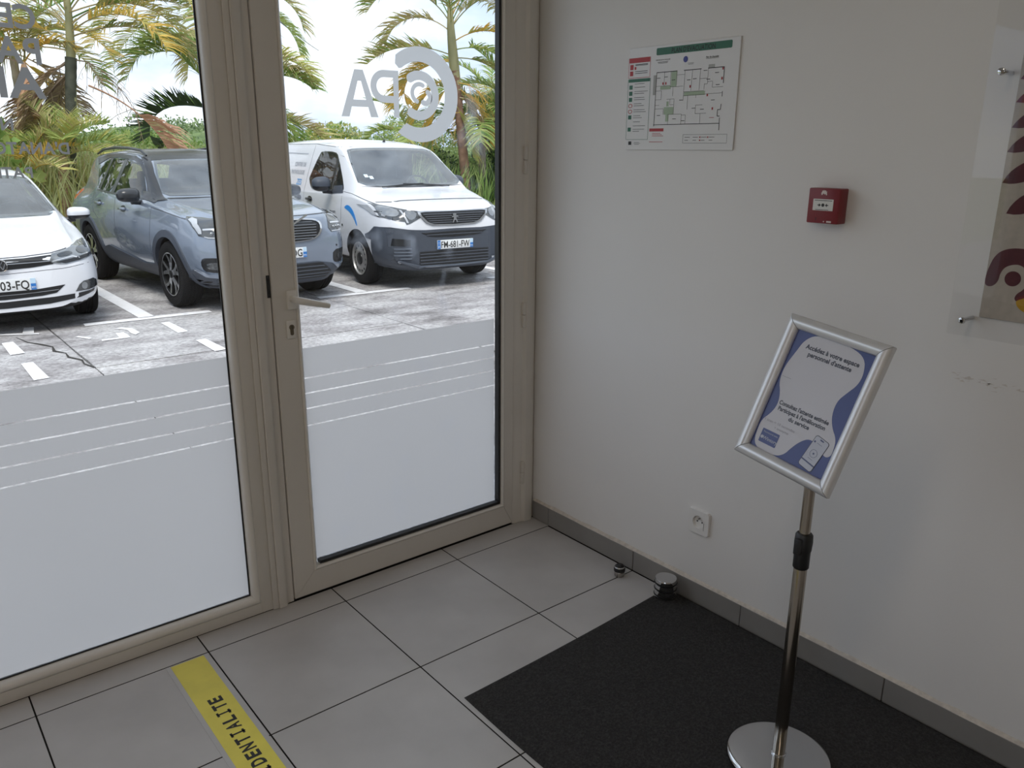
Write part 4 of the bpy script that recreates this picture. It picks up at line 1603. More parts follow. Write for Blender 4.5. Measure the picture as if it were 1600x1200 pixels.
def handle(car, sg, y, z, m, recess=True):
    ax = 'left' if sg < 0 else 'right'
    p, _ = car.hit(ax, y, z)
    x = p.x
    o = boxo('door_handle', (min(x, x + sg * .035), max(x, x + sg * .035), y - .095, y + .095, z - .018, z + .016), m, car.root, bevel=.012, seg=3)
    if recess:
        car.drape('handle_recess', [(y + .085 * math.cos(a), z + .038 * math.sin(a)) for a in [2 * PI * k / 20 for k in range(20)]], ax, CDARK, off=.001, depth=.002, cut=.2, parent=o)
    return o


def ringpts(y, z, r0, r1, a0, a1, n=22):
    o = arc(y, z, r1, a0, a1, n)
    return o + arc(y, z, r0, a1, a0, n)


def mir(pts):
    return [(-p[0], p[1]) for p in pts][::-1]


def sym(half):
    """half outline from top centre to bottom centre (x>=0) -> full outline"""
    return half + [(-p[0], p[1]) for p in half[::-1] if p[0] > 1e-6]


# columns: y, zb, w_sill, w1, z1, w2, z2, w3, z3, z4
# ---------------------------------------------------------------- blue-grey SUV
suv = CarB('suv', (1.647, 6.061), .071, BLUEG, [
    (0.00, .33, .40, .60, .56, .58, .74, .42, .86, .875),
    (0.04, .27, .48, .71, .56, .68, .80, .52, .93, .945),
    (0.12, .23, .56, .80, .57, .76, .86, .60, .965, .985),
    (0.28, .22, .64, .885, .60, .84, .92, .66, 1.00, 1.02),
    (0.60, .21, .72, .925, .64, .87, .99, .70, 1.045, 1.065),
    (1.00, .21, .74, .930, .66, .875, 1.035, .72, 1.085, 1.105),
    (1.38, .21, .74, .930, .68, .875, 1.06, .725, 1.115, 1.135),
    (1.62, .21, .74, .930, .70, .870, 1.08, .700, 1.275, 1.305),
    (1.95, .21, .74, .930, .70, .868, 1.10, .672, 1.500, 1.54),
    (2.25, .21, .74, .930, .70, .868, 1.11, .662, 1.590, 1.635),
    (2.70, .21, .74, .930, .70, .868, 1.13, .660, 1.605, 1.660),
    (3.20, .21, .74, .930, .72, .845, 1.15, .650, 1.590, 1.655),
    (3.70, .23, .74, .930, .84, .775, 1.155, .630, 1.555, 1.625),
    (4.00, .25, .72, .918, .88, .735, 1.150, .610, 1.475, 1.555),
    (4.22, .28, .68, .895, .88, .710, 1.135, .600, 1.25, 1.30),
    (4.36, .33, .62, .840, .74, .780, 1.05, .58, 1.10, 1.12),
    (4.425, .40, .52, .760, .70, .700, .96, .50, 1.02, 1.03)])
tag(suv.root, 'blue-grey SUV with black roof between the white hatchback and the white van', 'car', 'parked cars')
HUBS = [(-.80, .85, .36), (.80, .85, .36), (-.80, 3.50, .36), (.80, 3.50, .36)]
suv.cut_wheels(HUBS, .405)
SW0 = csmooth([(-.70, 1.155), (-.35, 1.148), (0, 1.146), (.35, 1.148), (.70, 1.155), (.655, 1.29), (.585, 1.475), (.545, 1.535), (.3, 1.555), (0, 1.56), (-.3, 1.555), (-.545, 1.535), (-.585, 1.475), (-.655, 1.29)], 1)
SW1 = csmooth([(1.58, 1.128), (1.64, 1.128), (2.50, 1.150), (2.53, 1.17), (2.40, 1.525), (2.38, 1.535), (2.02, 1.495), (1.92, 1.445), (1.66, 1.190), (1.58, 1.145)], 1)
SW2 = csmooth([(2.62, 1.155), (3.00, 1.165), (3.06, 1.18), (2.90, 1.535), (2.86, 1.545), (2.50, 1.542), (2.48, 1.53)], 1)
SW3 = csmooth([(3.12, 1.175), (3.20, 1.185), (3.25, 1.21), (3.40, 1.385), (3.38, 1.42), (3.10, 1.525), (2.98, 1.54)], 1)
suv.cabin(1.52, 4.05, .45, SW0, (SW1, SW2, SW3), 2.1, [(-.46, 1.25), (.46, 1.25), (.44, 1.47), (.38, 1.50), (-.38, 1.50), (-.44, 1.47)])
suv.seats(2.50, .62, 3.25, 1.50, 1.10)
for h in HUBS:
    wheel(suv.root, h[0], h[1], h[2], .358, .235, .238, 'split')
for (y, z) in ((.85, .36), (3.50, .36)):
    suv.both('wheel_arch_trim', ringpts(y, z, .40, .475, -22, 202), 'side', CPLA, off=.014, depth=.05, cut=.08)
suv.both('sill_trim', [(1.26, .235), (3.10, .235), (3.08, .46), (2.75, .515), (1.65, .40), (1.28, .43)], 'side', CPLA, off=.016, depth=.04, cut=.1)
# roof skin, black
suv.drape('roof', [(-.60, 1.97), (.60, 1.97), (.60, 4.0), (.5, 4.10), (-.5, 4.10), (-.60, 4.0)], 'top', CBLK, off=.004, depth=.006, cut=.12)
suv.both('roof_side', [(1.52, 1.185), (1.60, 1.215), (1.80, 1.395), (1.97, 1.520), (2.20, 1.578), (2.7, 1.600), (3.2, 1.585), (3.62, 1.535), (3.52, 1.46), (3.1, 1.545), (2.7, 1.556), (2.2, 1.530), (1.98, 1.480), (1.80, 1.345), (1.60, 1.16)], 'side', CBLK, off=.006, depth=.012, cut=.1)
for sg in (-1, 1):
    bm = bmesh.new()
    tube(bm, [(sg * .605, 2.02, 1.585), (sg * .62, 2.14, 1.645), (sg * .625, 2.5, 1.668), (sg * .62, 3.0, 1.672), (sg * .61, 3.5, 1.645), (sg * .59, 3.80, 1.590)], [.012, .016, .017, .017, .016, .012], 8)
    obj('roof_rail', bm, CBLK, suv.root, smooth=50)
# glass
suv.drape('window_seal', SW0, 'front', CBLK, off=.0022, depth=.006, cut=.09, hole=inset(SW0, .020)[::-1])
suv.drape('windscreen', SW0, 'front', CGLASS, off=.003, depth=.006, cut=.06)
suv.both('a_pillar_trim', [(.690, 1.118), (.775, 1.100), (.785, 1.115), (.722, 1.30), (.672, 1.48), (.640, 1.560), (.560, 1.590), (.545, 1.560), (.585, 1.520), (.630, 1.40)], 'front', CBLK, off=.009, depth=.02, cut=.03)
suv.both('mirror_triangle', [(1.36, 1.085), (1.62, 1.118), (1.72, 1.20), (1.55, 1.19), (1.40, 1.115)], 'side', CBLK, off=.008, depth=.012, cut=.1)
suv.both('window_seal', SW1, 'side', CBLK, off=.0022, depth=.006, cut=.09, hole=inset(SW1, .020)[::-1])
suv.both('front_side_window', SW1, 'side', CSIDE, off=.005, depth=.008, cut=.08)
suv.both('window_seal', SW2, 'side', CBLK, off=.0022, depth=.006, cut=.09, hole=inset(SW2, .020)[::-1])
suv.both('rear_side_window', SW2, 'side', CSIDE, off=.005, depth=.008, cut=.08)
suv.both('window_seal', SW3, 'side', CBLK, off=.0022, depth=.006, cut=.09, hole=inset(SW3, .020)[::-1])
suv.both('quarter_window', SW3, 'side', CSIDE, off=.005, depth=.008, cut=.08)
suv.both('window_pillar', [(2.525, 1.15), (2.625, 1.155), (2.485, 1.54), (2.385, 1.535)], 'side', CBLK, off=.007, depth=.01, cut=.1)
suv.both('window_pillar', [(3.05, 1.172), (3.13, 1.178), (2.985, 1.54), (2.895, 1.542)], 'side', CBLK, off=.007, depth=.01, cut=.1)
suv.both('window_ledge', [(1.52, 1.112), (2.5, 1.132), (3.2, 1.152), (3.2, 1.170), (2.5, 1.150), (1.52, 1.130)], 'side', CBLK, off=.008, depth=.012, cut=.12)
# lamps and grille
hl = [(.60, .965), (.72, .985), (.815, .990), (.845, .965), (.842, .895), (.825, .815), (.76, .790), (.60, .785), (.565, .83), (.575, .90)]
for o, s_ in zip(suv.both('headlight', hl, 'front', LAMPD, off=.006, depth=.02, cut=.05), (1, -1)):
    for t1 in ([(.60, .893), (.79, .884), (.79, .868), (.60, .877)], [(.79, .984), (.836, .963), (.838, .905), (.822, .835), (.803, .835), (.800, .875), (.808, .925), (.775, .968)]):
        suv.drape('light_blade', t1 if s_ > 0 else mir(t1), 'front', LAMPW, off=.010, depth=.006, cut=.05, parent=o)
    t2 = [(.60, .800), (.76, .803), (.79, .812), (.79, .803), (.765, .792), (.60, .790)]
    suv.drape('light_strip', t2 if s_ > 0 else mir(t2), 'front', LAMPW, off=.010, depth=.006, cut=.05, parent=o)
    for q in (.64, .69, .74):
        p, _ = suv.hit('front', s_ * q, .838)
        obj('lamp_lens', lathe(bmesh.new(), [(.018, -.012), (.020, -.014), (.016, -.020), (.002, -.024)], 14, axis='y', c=(p.x, p.y, p.z)), LAMP, o, smooth=50)
gh = [(0, .945), (.36, .940), (.455, .915), (.475, .86), (.455, .775), (.37, .715), (.20, .700), (0, .698)]
gr = suv.drape('grille', csmooth(sym(gh), 1), 'front', CDARK, off=.004, depth=.02, cut=.06)
gi = [(p[0] * .945, .822 + (p[1] - .822) * .90) for p in gh]
suv.drape('grille_surround', csmooth(sym(gh), 1), 'front', CHROME, off=.014, depth=.015, cut=.06, parent=gr, hole=csmooth(sym(gi), 1)[::-1])
for q in range(7):
    z_ = .735 + q * .029
    hw = .40 if 0 < q < 6 else .36
    suv.bar('grille_bar', -hw, hw, z_, .006, mat('grille_chrome', (.30, .31, .33), .2, .9), off=.010, parent=gr, n=14, t=.006)
p_, _ = suv.hit('front', 0, .83)
obj('emblem_ring', lathe(bmesh.new(), [(.052, -.010), (.055, -.018), (.065, -.018), (.068, -.010)], 32, axis='y', c=(0, p_.y, .83)), CHROME, gr, smooth=40)
bm = box(bmesh.new(), -.42, .42, -.004, .004, -.012, .012)
bm.transform(Matrix.Translation((0, p_.y - .006, .825)) @ Matrix.Rotation(-.50, 4, 'Y') @ Matrix.Scale(.8, 4))
obj('diagonal_bar', bm, CHROME, gr)
# bumper
suv.drape('lower_bumper', [(-.80, .255), (.80, .255), (.845, .36), (.86, .46), (.80, .405), (.66, .385), (.58, .445), (.40, .475), (-.40, .475), (-.58, .445), (-.66, .385), (-.80, .405), (-.86, .46), (-.845, .36)], 'front', CPLA, off=.010, depth=.04, cut=.07)
suv.drape('lower_grille', [(-.50, .30), (.50, .30), (.57, .36), (.45, .462), (-.45, .462), (-.57, .36)], 'front', CDARK, off=.016, depth=.02, cut=.07)
for z_, hw in ((.425, .47), (.385, .52), (.345, .55), (.315, .51)):
    suv.bar('lower_grille_bar', -hw, hw, z_, .010, CPLA, off=.022, n=14, t=.008)
for o in suv.both('fog_recess', csmooth([(.60, .585), (.80, .600), (.835, .575), (.825, .485), (.79, .445), (.64, .440), (.595, .47)], 1), 'front', CDARK, off=.004, depth=.012, cut=.05):
    pass
suv.both('fog_lamp', csmooth([(.66, .545), (.79, .552), (.80, .50), (.77, .475), (.67, .475)], 2), 'front', LAMPD, off=.009, depth=.01, cut=.05)
suv.both('bumper_lip', [(.60, .430), (.78, .430), (.852, .49), (.852, .46), (.79, .398), (.66, .383), (.585, .44)], 'front', BLUEG, off=.020, depth=.03, cut=.05)
suv.plate(.590, ('r', 'DG'))
suv.both('tail_lamp', [(4.18, 1.0), (4.36, .98), (4.36, 1.10), (4.20, 1.13)], 'side', ORANGE, off=.006, depth=.02, cut=.1)
for sg in (-1, 1):
    mirror_part(suv.root, (.125, .085, .10), 1.000, 1.62, 1.165, BLUEG if False else CBLK, CBLK, .05, sg)
    handle(suv, sg, 2.16, .985, BLUEG)
    handle(suv, sg, 3.02, 1.010, BLUEG)
    ax = 'left' if sg < 0 else 'right'
    suv.seam([(1.30, 1.045), (1.30, .80), (1.38, .46)], ax)
    suv.seam([(2.46, 1.13), (2.44, .80), (2.36, .50)], ax)
    suv.seam([(3.35, 1.13), (3.25, .90), (3.05, .82)], ax)
    suv.seam([(1.30, 1.042), (.95, 1.018), (.60, .985), (.34, .958)], ax, w=.008)
    p_, _ = suv.hit('front', sg * .66, .635)
    obj('parking_sensor', lathe(bmesh.new(), [(.011, 0), (.011, -.004), (.002, -.005)], 12, axis='y', c=tuple(p_)), CDARK, suv.root)
suv.seam([(-.84, .955), (-.60, .985), (-.3, .975), (0, .972), (.3, .975), (.60, .985), (.84, .955)], 'front', w=.008)
bm = bmesh.new()
box(bm, -.66, .66, 1.33, 1.42, 1.10, 1.135, bevel=.012)
obj('wiper_cowl', bm, CBLK, suv.root, smooth=40)
suv.both('rear_arch_trim', [(4.05, .26), (4.36, .40), (4.36, .52), (4.05, .52)], 'side', CPLA, off=.008, depth=.02, cut=.1)  # grey plastic panel low behind the rear wheel

# ---------------------------------------------------------------- white van
van = CarB('van', (3.918, 6.117), -.066, WHITEP, [
    (0.00, .27, .52, .66, .50, .62, .72, .46, .90, .915),
    (0.05, .25, .58, .76, .50, .72, .78, .56, .965, .985),
    (0.14, .23, .64, .835, .51, .79, .86, .63, 1.00, 1.02),
    (0.30, .22, .70, .900, .52, .84, .94, .68, 1.035, 1.06),
    (0.60, .21, .74, .924, .54, .875, 1.02, .73, 1.095, 1.12),
    (0.92, .21, .76, .924, .56, .885, 1.07, .775, 1.155, 1.18),
    (1.05, .21, .76, .924, .58, .885, 1.08, .780, 1.225, 1.25),
    (1.40, .21, .76, .924, .60, .885, 1.09, .735, 1.455, 1.485),
    (1.72, .21, .76, .924, .60, .885, 1.10, .690, 1.655, 1.70),
    (1.95, .21, .76, .924, .60, .885, 1.10, .675, 1.705, 1.765),
    (2.40, .21, .76, .924, .60, .885, 1.10, .675, 1.730, 1.80),
    (3.20, .21, .76, .924, .60, .885, 1.10, .680, 1.735, 1.81),
    (4.10, .23, .76, .915, .60, .880, 1.10, .675, 1.720, 1.79),
    (4.32, .26, .72, .900, .60, .865, 1.08, .650, 1.66, 1.72),
    (4.40, .30, .66, .860, .60, .83, 1.05, .62, 1.58, 1.62)])
tag(van.root, 'white panel van with dark grey bumper parked beside the blue-grey SUV', 'van', 'parked cars')
HUBS = [(-.80, .865, .325), (.80, .865, .325), (-.80, 3.65, .325), (.80, 3.65, .325)]
van.cut_wheels(HUBS, .375)
VW0 = csmooth([(-.775, 1.225), (-.40, 1.208), (0, 1.204), (.40, 1.208), (.775, 1.225), (.735, 1.36), (.655, 1.625), (.61, 1.675), (.3, 1.69), (0, 1.692), (-.3, 1.69), (-.61, 1.675), (-.655, 1.625), (-.735, 1.36)], 1)
VW1 = csmooth([(1.36, 1.135), (1.50, 1.110), (2.30, 1.115), (2.42, 1.14), (2.56, 1.25), (2.56, 1.30), (2.39, 1.60), (2.33, 1.640), (1.90, 1.635), (1.76, 1.58), (1.36, 1.19)], 1)
van.cabin(1.12, 2.75, .50, VW0, (VW1,), 1.85)
van.seats(2.25, .66, None, 1.12, 1.17, .68)
for h in HUBS:
    wheel(van.root, h[0], h[1], h[2], .325, .205, .212, 'steel')
van.drape('window_seal', VW0, 'front', CBLK, off=.0022, depth=.006, cut=.09, hole=inset(VW0, .020)[::-1])
van.drape('windscreen', VW0, 'front', CGLASS, off=.003, depth=.006, cut=.07)
van.drape('windscreen_edge', csmooth([(-.785, 1.212), (-.40, 1.196), (0, 1.192), (.40, 1.196), (.785, 1.212), (.70, 1.21), (.4, 1.212), (0, 1.208), (-.4, 1.212), (-.70, 1.21)], 1), 'front', CBLK, off=.004, depth=.006, cut=.07)
van.both('window_seal', VW1, 'side', CBLK, off=.0022, depth=.006, cut=.09, hole=inset(VW1, .020)[::-1])
van.both('front_side_window', VW1, 'side', CSIDE, off=.005, depth=.008, cut=.09)
van.both('mirror_triangle', [(1.34, 1.125), (1.66, 1.105), (1.64, 1.20), (1.42, 1.215)], 'side', CPLA, off=.009, depth=.012, cut=.1)
van.both('window_divider', [(1.675, 1.12), (1.700, 1.12), (1.745, 1.55), (1.725, 1.545)], 'side', CBLK, off=.008, depth=.01, cut=.1)
# lamps: swept headlights that run into the grille
HL = [(.905, 1.030), (.86, 1.035), (.74, 1.005), (.62, .975), (.48, .955), (.455, .905), (.47, .880), (.53, .850), (.60, .815), (.645, .800), (.66, .835), (.76, .850), (.86, .880), (.905, .93)]
for o, s_ in zip(van.both('headlight', HL, 'front', LAMPD, off=.006, depth=.02, cut=.05), (1, -1)):
    for nm, pp, mm in (('light_blade', [(.872, 1.010), (.890, 1.005), (.878, .905), (.862, .900)], LAMPW), ('reflector', csmooth([(.70, .985), (.855, 1.015), (.85, .91), (.75, .885), (.69, .92)], 1), LAMP), ('reflector', csmooth([(.51, .950), (.63, .970), (.64, .90), (.60, .85), (.53, .875)], 1), LAMP), ('light_claw', [(.660, .965), (.678, .968), (.640, .822), (.618, .820)], LAMPW)):
        van.drape(nm, pp if s_ > 0 else mir(pp), 'front', mm, off=.010, depth=.006, cut=.05, parent=o)
gh = [(0, .945), (.42, .952), (.505, .950), (.49, .905), (.40, .815), (.30, .780), (0, .772)]
gr = van.drape('grille', sym(gh), 'front', CDARK, off=.008, depth=.03, cut=.06)
van.drape('grille_surround', sym(gh), 'front', mat('satin_chrome', (.42, .43, .45), .3, .9), off=.014, depth=.015, cut=.06, parent=gr, hole=sym([(0, .938), (.40, .940), (.47, .935), (.455, .90), (.375, .828), (.29, .795), (0, .787)])[::-1])
for q in range(5):
    z_ = .812 + q * .026
    hw = .34 + q * .024
    van.bar('grille_bar', -hw, hw, z_, .007, mat('grille_grey', (.16, .17, .19), .3, .7), off=.014, parent=gr, n=14, t=.006)
p_, _ = van.hit('front', 0, .86)
lion = [(-.028, .050), (-.010, .060), (.012, .056), (.022, .044), (.012, .036), (.016, .026), (.034, .030), (.050, .018), (.046, .008), (.030, .016), (.020, .006), (.022, -.012), (.036, -.030), (.040, -.054), (.026, -.056), (.020, -.036), (.004, -.020),
        (-.008, -.032), (-.020, -.056), (-.034, -.054), (-.024, -.028), (-.016, -.004), (-.020, .012), (-.036, .008), (-.046, .018), (-.030, .026), (-.018, .028), (-.030, .040)]
bm = prism(bmesh.new(), lion, lambda x, z: (x, p_.y - .030, .862 + z), lambda x, z: (x, p_.y - .018, .862 + z))
obj('emblem', bm, mat('satin_chrome', (.42, .43, .45), .3, .9), gr)
# grey bumper
BP = [(0, .735), (.40, .730), (.62, .742), (.80, .770), (.885, .765), (.915, .66), (.92, .50), (.90, .30), (.80, .235), (.60, .245), (0, .25)]
bp = van.drape('front_bumper', sym(BP), 'front', CPLA, off=.014, depth=.05, cut=.08)
van.both('bumper_corner', [(.10, .745), (.36, .768), (.45, .655), (.465, .45), (.50, .28), (.10, .26)], 'side', CPLA, off=.013, depth=.03, cut=.08)
van.drape('upper_slot', sym([(0, .705), (.40, .695), (.47, .700), (.38, .655), (.28, .640), (0, .632)]), 'front', CDARK, off=.018, depth=.02, cut=.08, parent=bp)
van.bar('slot_bar', -.40, .40, .668, .010, CPLA, off=.024, parent=bp, n=14, t=.008)
van.drape('lower_grille', sym([(0, .475), (.50, .470), (.505, .32), (.48, .300), (0, .290)]), 'front', CDARK, off=.018, depth=.02, cut=.08, parent=bp)
for q in range(4):
    van.bar('lower_grille_bar', -.50, .50, .440 - .038 * q, .012, CPLA, off=.025, parent=bp, n=14, t=.008)
van.drape('bumper_lip', sym([(0, .292), (.50, .305), (.72, .38), (.735, .362), (.52, .285), (0, .272)]), 'front', mat('bumper_lip_grey', (.10, .12, .155), .4), off=.026, depth=.03, cut=.08, parent=bp)
van.both('fog_recess', [(.62, .625), (.80, .640), (.815, .555), (.63, .545)], 'front', CDARK, off=.017, depth=.01, cut=.06)
for z_ in (.515, .475, .435, .395):
    for s_ in (-1, 1):
        van.bar('fog_louvre', s_ * .61, s_ * (.80 if z_ > .42 else .74), z_, .012, mat('bumper_lip_grey', (.10, .12, .155), .4), off=.020, n=5, t=.006)
van.plate(.545, ('c', 'FM-681-FW'))
for sg in (-1, 1):
    ax = 'left' if sg < 0 else 'right'
    mirror_part(van.root, (.125, .105, .11), 1.035, 1.66, 1.225, CPLA, CBLK, .10, sg)
    handle(van, sg, 2.43, .995, CDARK)
    handle(van, sg, 2.84, 1.000, CDARK)
    van.seam([(1.35, 1.085), (1.345, .80), (1.47, .50), (1.48, .28)], ax)
    van.seam([(2.62, 1.72), (2.66, 1.30), (2.66, .80), (2.58, .28)], ax)
    van.seam([(1.345, 1.14), (1.10, 1.125), (.70, 1.06), (.42, 1.015)], ax)
    van.seam([(1.30, 1.70), (1.95, 1.70), (2.60, 1.735), (4.2, 1.735)], ax, w=.006)
    van.drape('panel_rib', [(2.80, 1.610), (4.0, 1.620), (4.0, 1.605), (2.80, 1.595)], ax, mat('rib_shade', (.45, .47, .52), .4), off=.004, depth=.006, cut=.1)
    van.drape('panel_rib', [(2.72, .800), (2.80, .835), (4.2, .835), (4.2, .82), (2.81, .82), (2.74, .785)], ax, mat('rib_shade', (.45, .47, .52), .4), off=.004, depth=.006, cut=.1)
    van.drape('blue_swoosh', csmooth([(1.26, .945), (1.17, .985), (1.06, .965), (.95, .900), (.87, .800), (.845, .735), (.87, .745), (.94, .815), (1.05, .885), (1.16, .920)], 1), ax, mat('sky_blue_vinyl', (.005, .22, .62), .3), off=.0025, depth=.002, cut=.06)
    obj('side_repeater', lathe(bmesh.new(), [(.016, 0), (.014, .006), (.002, .008)], 12, axis='x', c=(van.hit(ax, 1.29, .72)[0].x - (.008 if sg < 0 else 0), 1.29, .72)), LAMPD, van.root)
# lettering on the flank seen from the door
LM = Matrix(((0, 0, -1, 0), (-1, 0, 0, 0), (0, 1, 0, 0), (0, 0, 0, 1)))


def flank_text(s_, yr, z, size, m, name, width=None):
    f = Flat().text(s_, -yr, z, size, 'r', .010, width=width)
    V = []
    for (u, v) in f.V:
        p, _ = van.hit('left', -u, v)
        V.append((p.x - .003, -u, v))
    o = pyobj(name, V, f.F, m, van.root)
    o['kind'] = 'stuff'
    return o


VGR = mat('grey_vinyl_letters', (.30, .32, .36), .4)
flank_text('CENTRE DE', 2.80, 1.425, .082, VGR, 'lettering')
flank_text('PATHOLOGIE', 2.80, 1.315, .082, VGR, 'lettering')
flank_text('ZES', 2.83, 1.170, .115, mat('blue_vinyl_letters', (.05, .30, .66), .4), 'lettering')
flank_text('ing.com', 1.52, .855, .062, mat('navy_vinyl_letters', (.06, .07, .11), .4), 'lettering')
for s_, x in (('a', -.60), ('b', -.54)):
    p, _ = van.hit('front', x, 1.335 if s_ == 'a' else 1.315)
    z0 = p.z
    van.drape('windscreen_sticker', [(x - .026, z0 - .018), (x + .026, z0 - .018), (x + .026, z0 + .018), (x - .026, z0 + .018)], 'front', mat('sticker_pale', (.62, .74, .78), .4), off=.005, depth=.002, cut=.2)
van.seam([(-.80, 1.045), (-.55, 1.065), (-.2, 1.07), (0, 1.07), (.2, 1.07), (.55, 1.065), (.80, 1.045)], 'front', w=.007)
p_, _ = van.hit('top', .07, 1.98)
bm = bmesh.new()
tube(bm, [(.07, 1.98, p_.z), (.07, 1.96, p_.z + .03)], [.022, .010], 10)
tube(bm, [(.07, 1.96, p_.z + .03), (.03, 2.20, p_.z + .16)], [.005, .003], 6)
obj('aerial', bm, CBLK, van.root, smooth=50)
for s_ in (-1, 1):
    bm = bmesh.new()
    tube(bm, [(s_ * .50, .93, 1.205), (s_ * .2, .985, 1.225), (-s_ * .15, 1.02, 1.24)], [.010, .008, .006], 6)
    obj('wiper', bm, CBLK, van.root)

# ---------------------------------------------------------------- white hatchback
hat = CarB('hatchback', (-.95, 6.30), -.03, WHITEP, [
    (0.00, .22, .52, .60, .42, .58, .58, .44, .66, .675),
    (0.05, .20, .60, .71, .42, .68, .64, .54, .715, .73),
    (0.15, .19, .66, .795, .43, .76, .70, .62, .765, .78),
    (0.32, .18, .70, .850, .45, .80, .755, .66, .815, .835),
    (0.60, .17, .72, .872, .50, .815, .82, .67, .875, .895),
    (0.95, .17, .73, .875, .54, .82, .88, .69, .945, .965),
    (1.12, .17, .73, .875, .56, .82, .90, .70, .985, 1.005),
    (1.45, .17, .73, .875, .58, .815, .92, .655, 1.165, 1.195),
    (1.85, .17, .73, .875, .58, .812, .935, .585, 1.345, 1.38),
    (2.10, .17, .73, .875, .58, .812, .95, .560, 1.395, 1.44),
    (2.60, .17, .73, .875, .60, .812, .96, .555, 1.40, 1.46),
    (3.20, .18, .73, .875, .62, .810, .985, .545, 1.365, 1.435),
    (3.65, .22, .71, .860, .64, .795, 1.0, .53, 1.25, 1.31),
    (3.90, .26, .66, .835, .64, .770, .98, .53, 1.08, 1.11),
    (4.05, .32, .58, .770, .62, .710, .90, .48, .96, .98)])
tag(hat.root, 'white hatchback parked at the left edge, showing number plate 03 FQ', 'car', 'parked cars')
HUBS = [(-.775, .82, .312), (.775, .82, .312), (-.775, 3.37, .312), (.775, 3.37, .312)]
hat.cut_wheels(HUBS, .355)
HW0 = csmooth([(-.70, 1.000), (-.35, .990), (0, .987), (.35, .990), (.70, 1.000), (.655, 1.12), (.565, 1.325), (.53, 1.365), (.3, 1.383), (0, 1.388), (-.3, 1.383), (-.53, 1.365), (-.565, 1.325), (-.655, 1.12)], 1)
HW1 = csmooth([(1.40, .965), (2.40, .985), (2.42, 1.02), (2.30, 1.345), (2.05, 1.34), (1.85, 1.285), (1.40, 1.0)], 1)
HW2 = csmooth([(2.50, .99), (3.10, 1.02), (3.35, 1.10), (3.05, 1.325), (2.40, 1.345)], 1)
hat.cabin(1.30, 3.75, .40, HW0, (HW1, HW2), 1.95, [(-.42, 1.02), (.42, 1.02), (.38, 1.25), (-.38, 1.25)])
hat.seats(2.30, .50, 3.0, 1.30, .95, .60)
for h in HUBS:
    wheel(hat.root, h[0], h[1], h[2], .312, .19, .195, 'split')
hat.drape('window_seal', HW0, 'front', CBLK, off=.0022, depth=.006, cut=.09, hole=inset(HW0, .020)[::-1])
hat.drape('windscreen', HW0, 'front', CGLASS, off=.003, depth=.006, cut=.06)
hat.both('window_seal', HW1, 'side', CBLK, off=.0022, depth=.006, cut=.09, hole=inset(HW1, .020)[::-1])
hat.both('front_side_window', HW1, 'side', CSIDE, off=.005, depth=.008, cut=.09)
hat.both('window_seal', HW2, 'side', CBLK, off=.0022, depth=.006, cut=.09, hole=inset(HW2, .020)[::-1])
hat.both('rear_side_window', HW2, 'side', CSIDE, off=.005, depth=.008, cut=.09)
hh = [(.400, .665), (.430, .720), (.56, .750), (.70, .800), (.775, .810), (.808, .775), (.815, .715), (.800, .672), (.66, .640), (.53, .620), (.42, .640)]
for o, s_ in zip(hat.both('headlight', hh, 'front', LAMP, off=.006, depth=.02, cut=.05), (1, -1)):
    for nm, pp, mm in (('light_strip', [(.42, .662), (.60, .690), (.66, .672), (.66, .662), (.60, .678), (.42, .650)], LAMPW), ('lamp_housing', csmooth([(.47, .715), (.57, .738), (.62, .712), (.56, .692), (.48, .690)], 1), LAMPD), ('lamp_housing', csmooth([(.64, .745), (.72, .775), (.775, .755), (.75, .705), (.67, .700)], 1), LAMPD), ('lamp_base', [(.45, .648), (.60, .668), (.78, .700), (.79, .680), (.66, .648), (.53, .628)], CDARK)):
        hat.drape(nm, pp if s_ > 0 else mir(pp), 'front', mm, off=.010, depth=.006, cut=.05, parent=o)
gr = hat.drape('grille', sym([(0, .695), (.20, .697), (.43, .712), (.405, .66), (.43, .632), (.25, .612), (0, .602)]), 'front', CDARK, off=.004, depth=.02, cut=.06)
hat.bar('grille_bar', -.40, .40, .655, .008, mat('grille_chrome', (.30, .31, .33), .2, .9), off=.008, parent=gr, n=16, t=.008, dz=lambda x: .03 * x * x)
p_, _ = hat.hit('front', 0, .645)
em = obj('emblem', lathe(bmesh.new(), [(.048, -.016), (.050, -.026), (.058, -.028), (.062, -.020), (.060, -.010)], 40, axis='y', c=(0, p_.y, .645)), CHROME, gr, smooth=40)
obj('emblem_field', lathe(bmesh.new(), [(.050, -.018), (.001, -.020)], 40, axis='y', c=(0, p_.y, .645), cap=False), BLACK, em)
f = Flat().path([(-.020, .040), (0, .004), (.020, .040)], .009).path([(-.040, .022), (-.019, -.036), (0, .000), (.019, -.036), (.040, .022)], .009)
f.emit('emblem_letters', Matrix(((1, 0, 0, 0), (0, 0, -1, p_.y - .024), (0, 1, 0, .645), (0, 0, 0, 1))), CHROME, em)
hat.drape('lower_grille', sym([(0, .405), (.25, .408), (.50, .432), (.42, .362), (.30, .345), (0, .335)]), 'front', CDARK, off=.004, depth=.02, cut=.07)
hat.bar('lower_grille_bar', -.44, .44, .375, .006, mat('grille_grey', (.16, .17, .19), .3, .7), off=.010, n=16, t=.006, dz=lambda x: .08 * x * x)
hat.drape('lower_slot', sym([(0, .315), (.40, .325), (.70, .350), (.765, .360), (.755, .335), (.62, .300), (.35, .265), (0, .255)]), 'front', CDARK, off=.004, depth=.02, cut=.07)
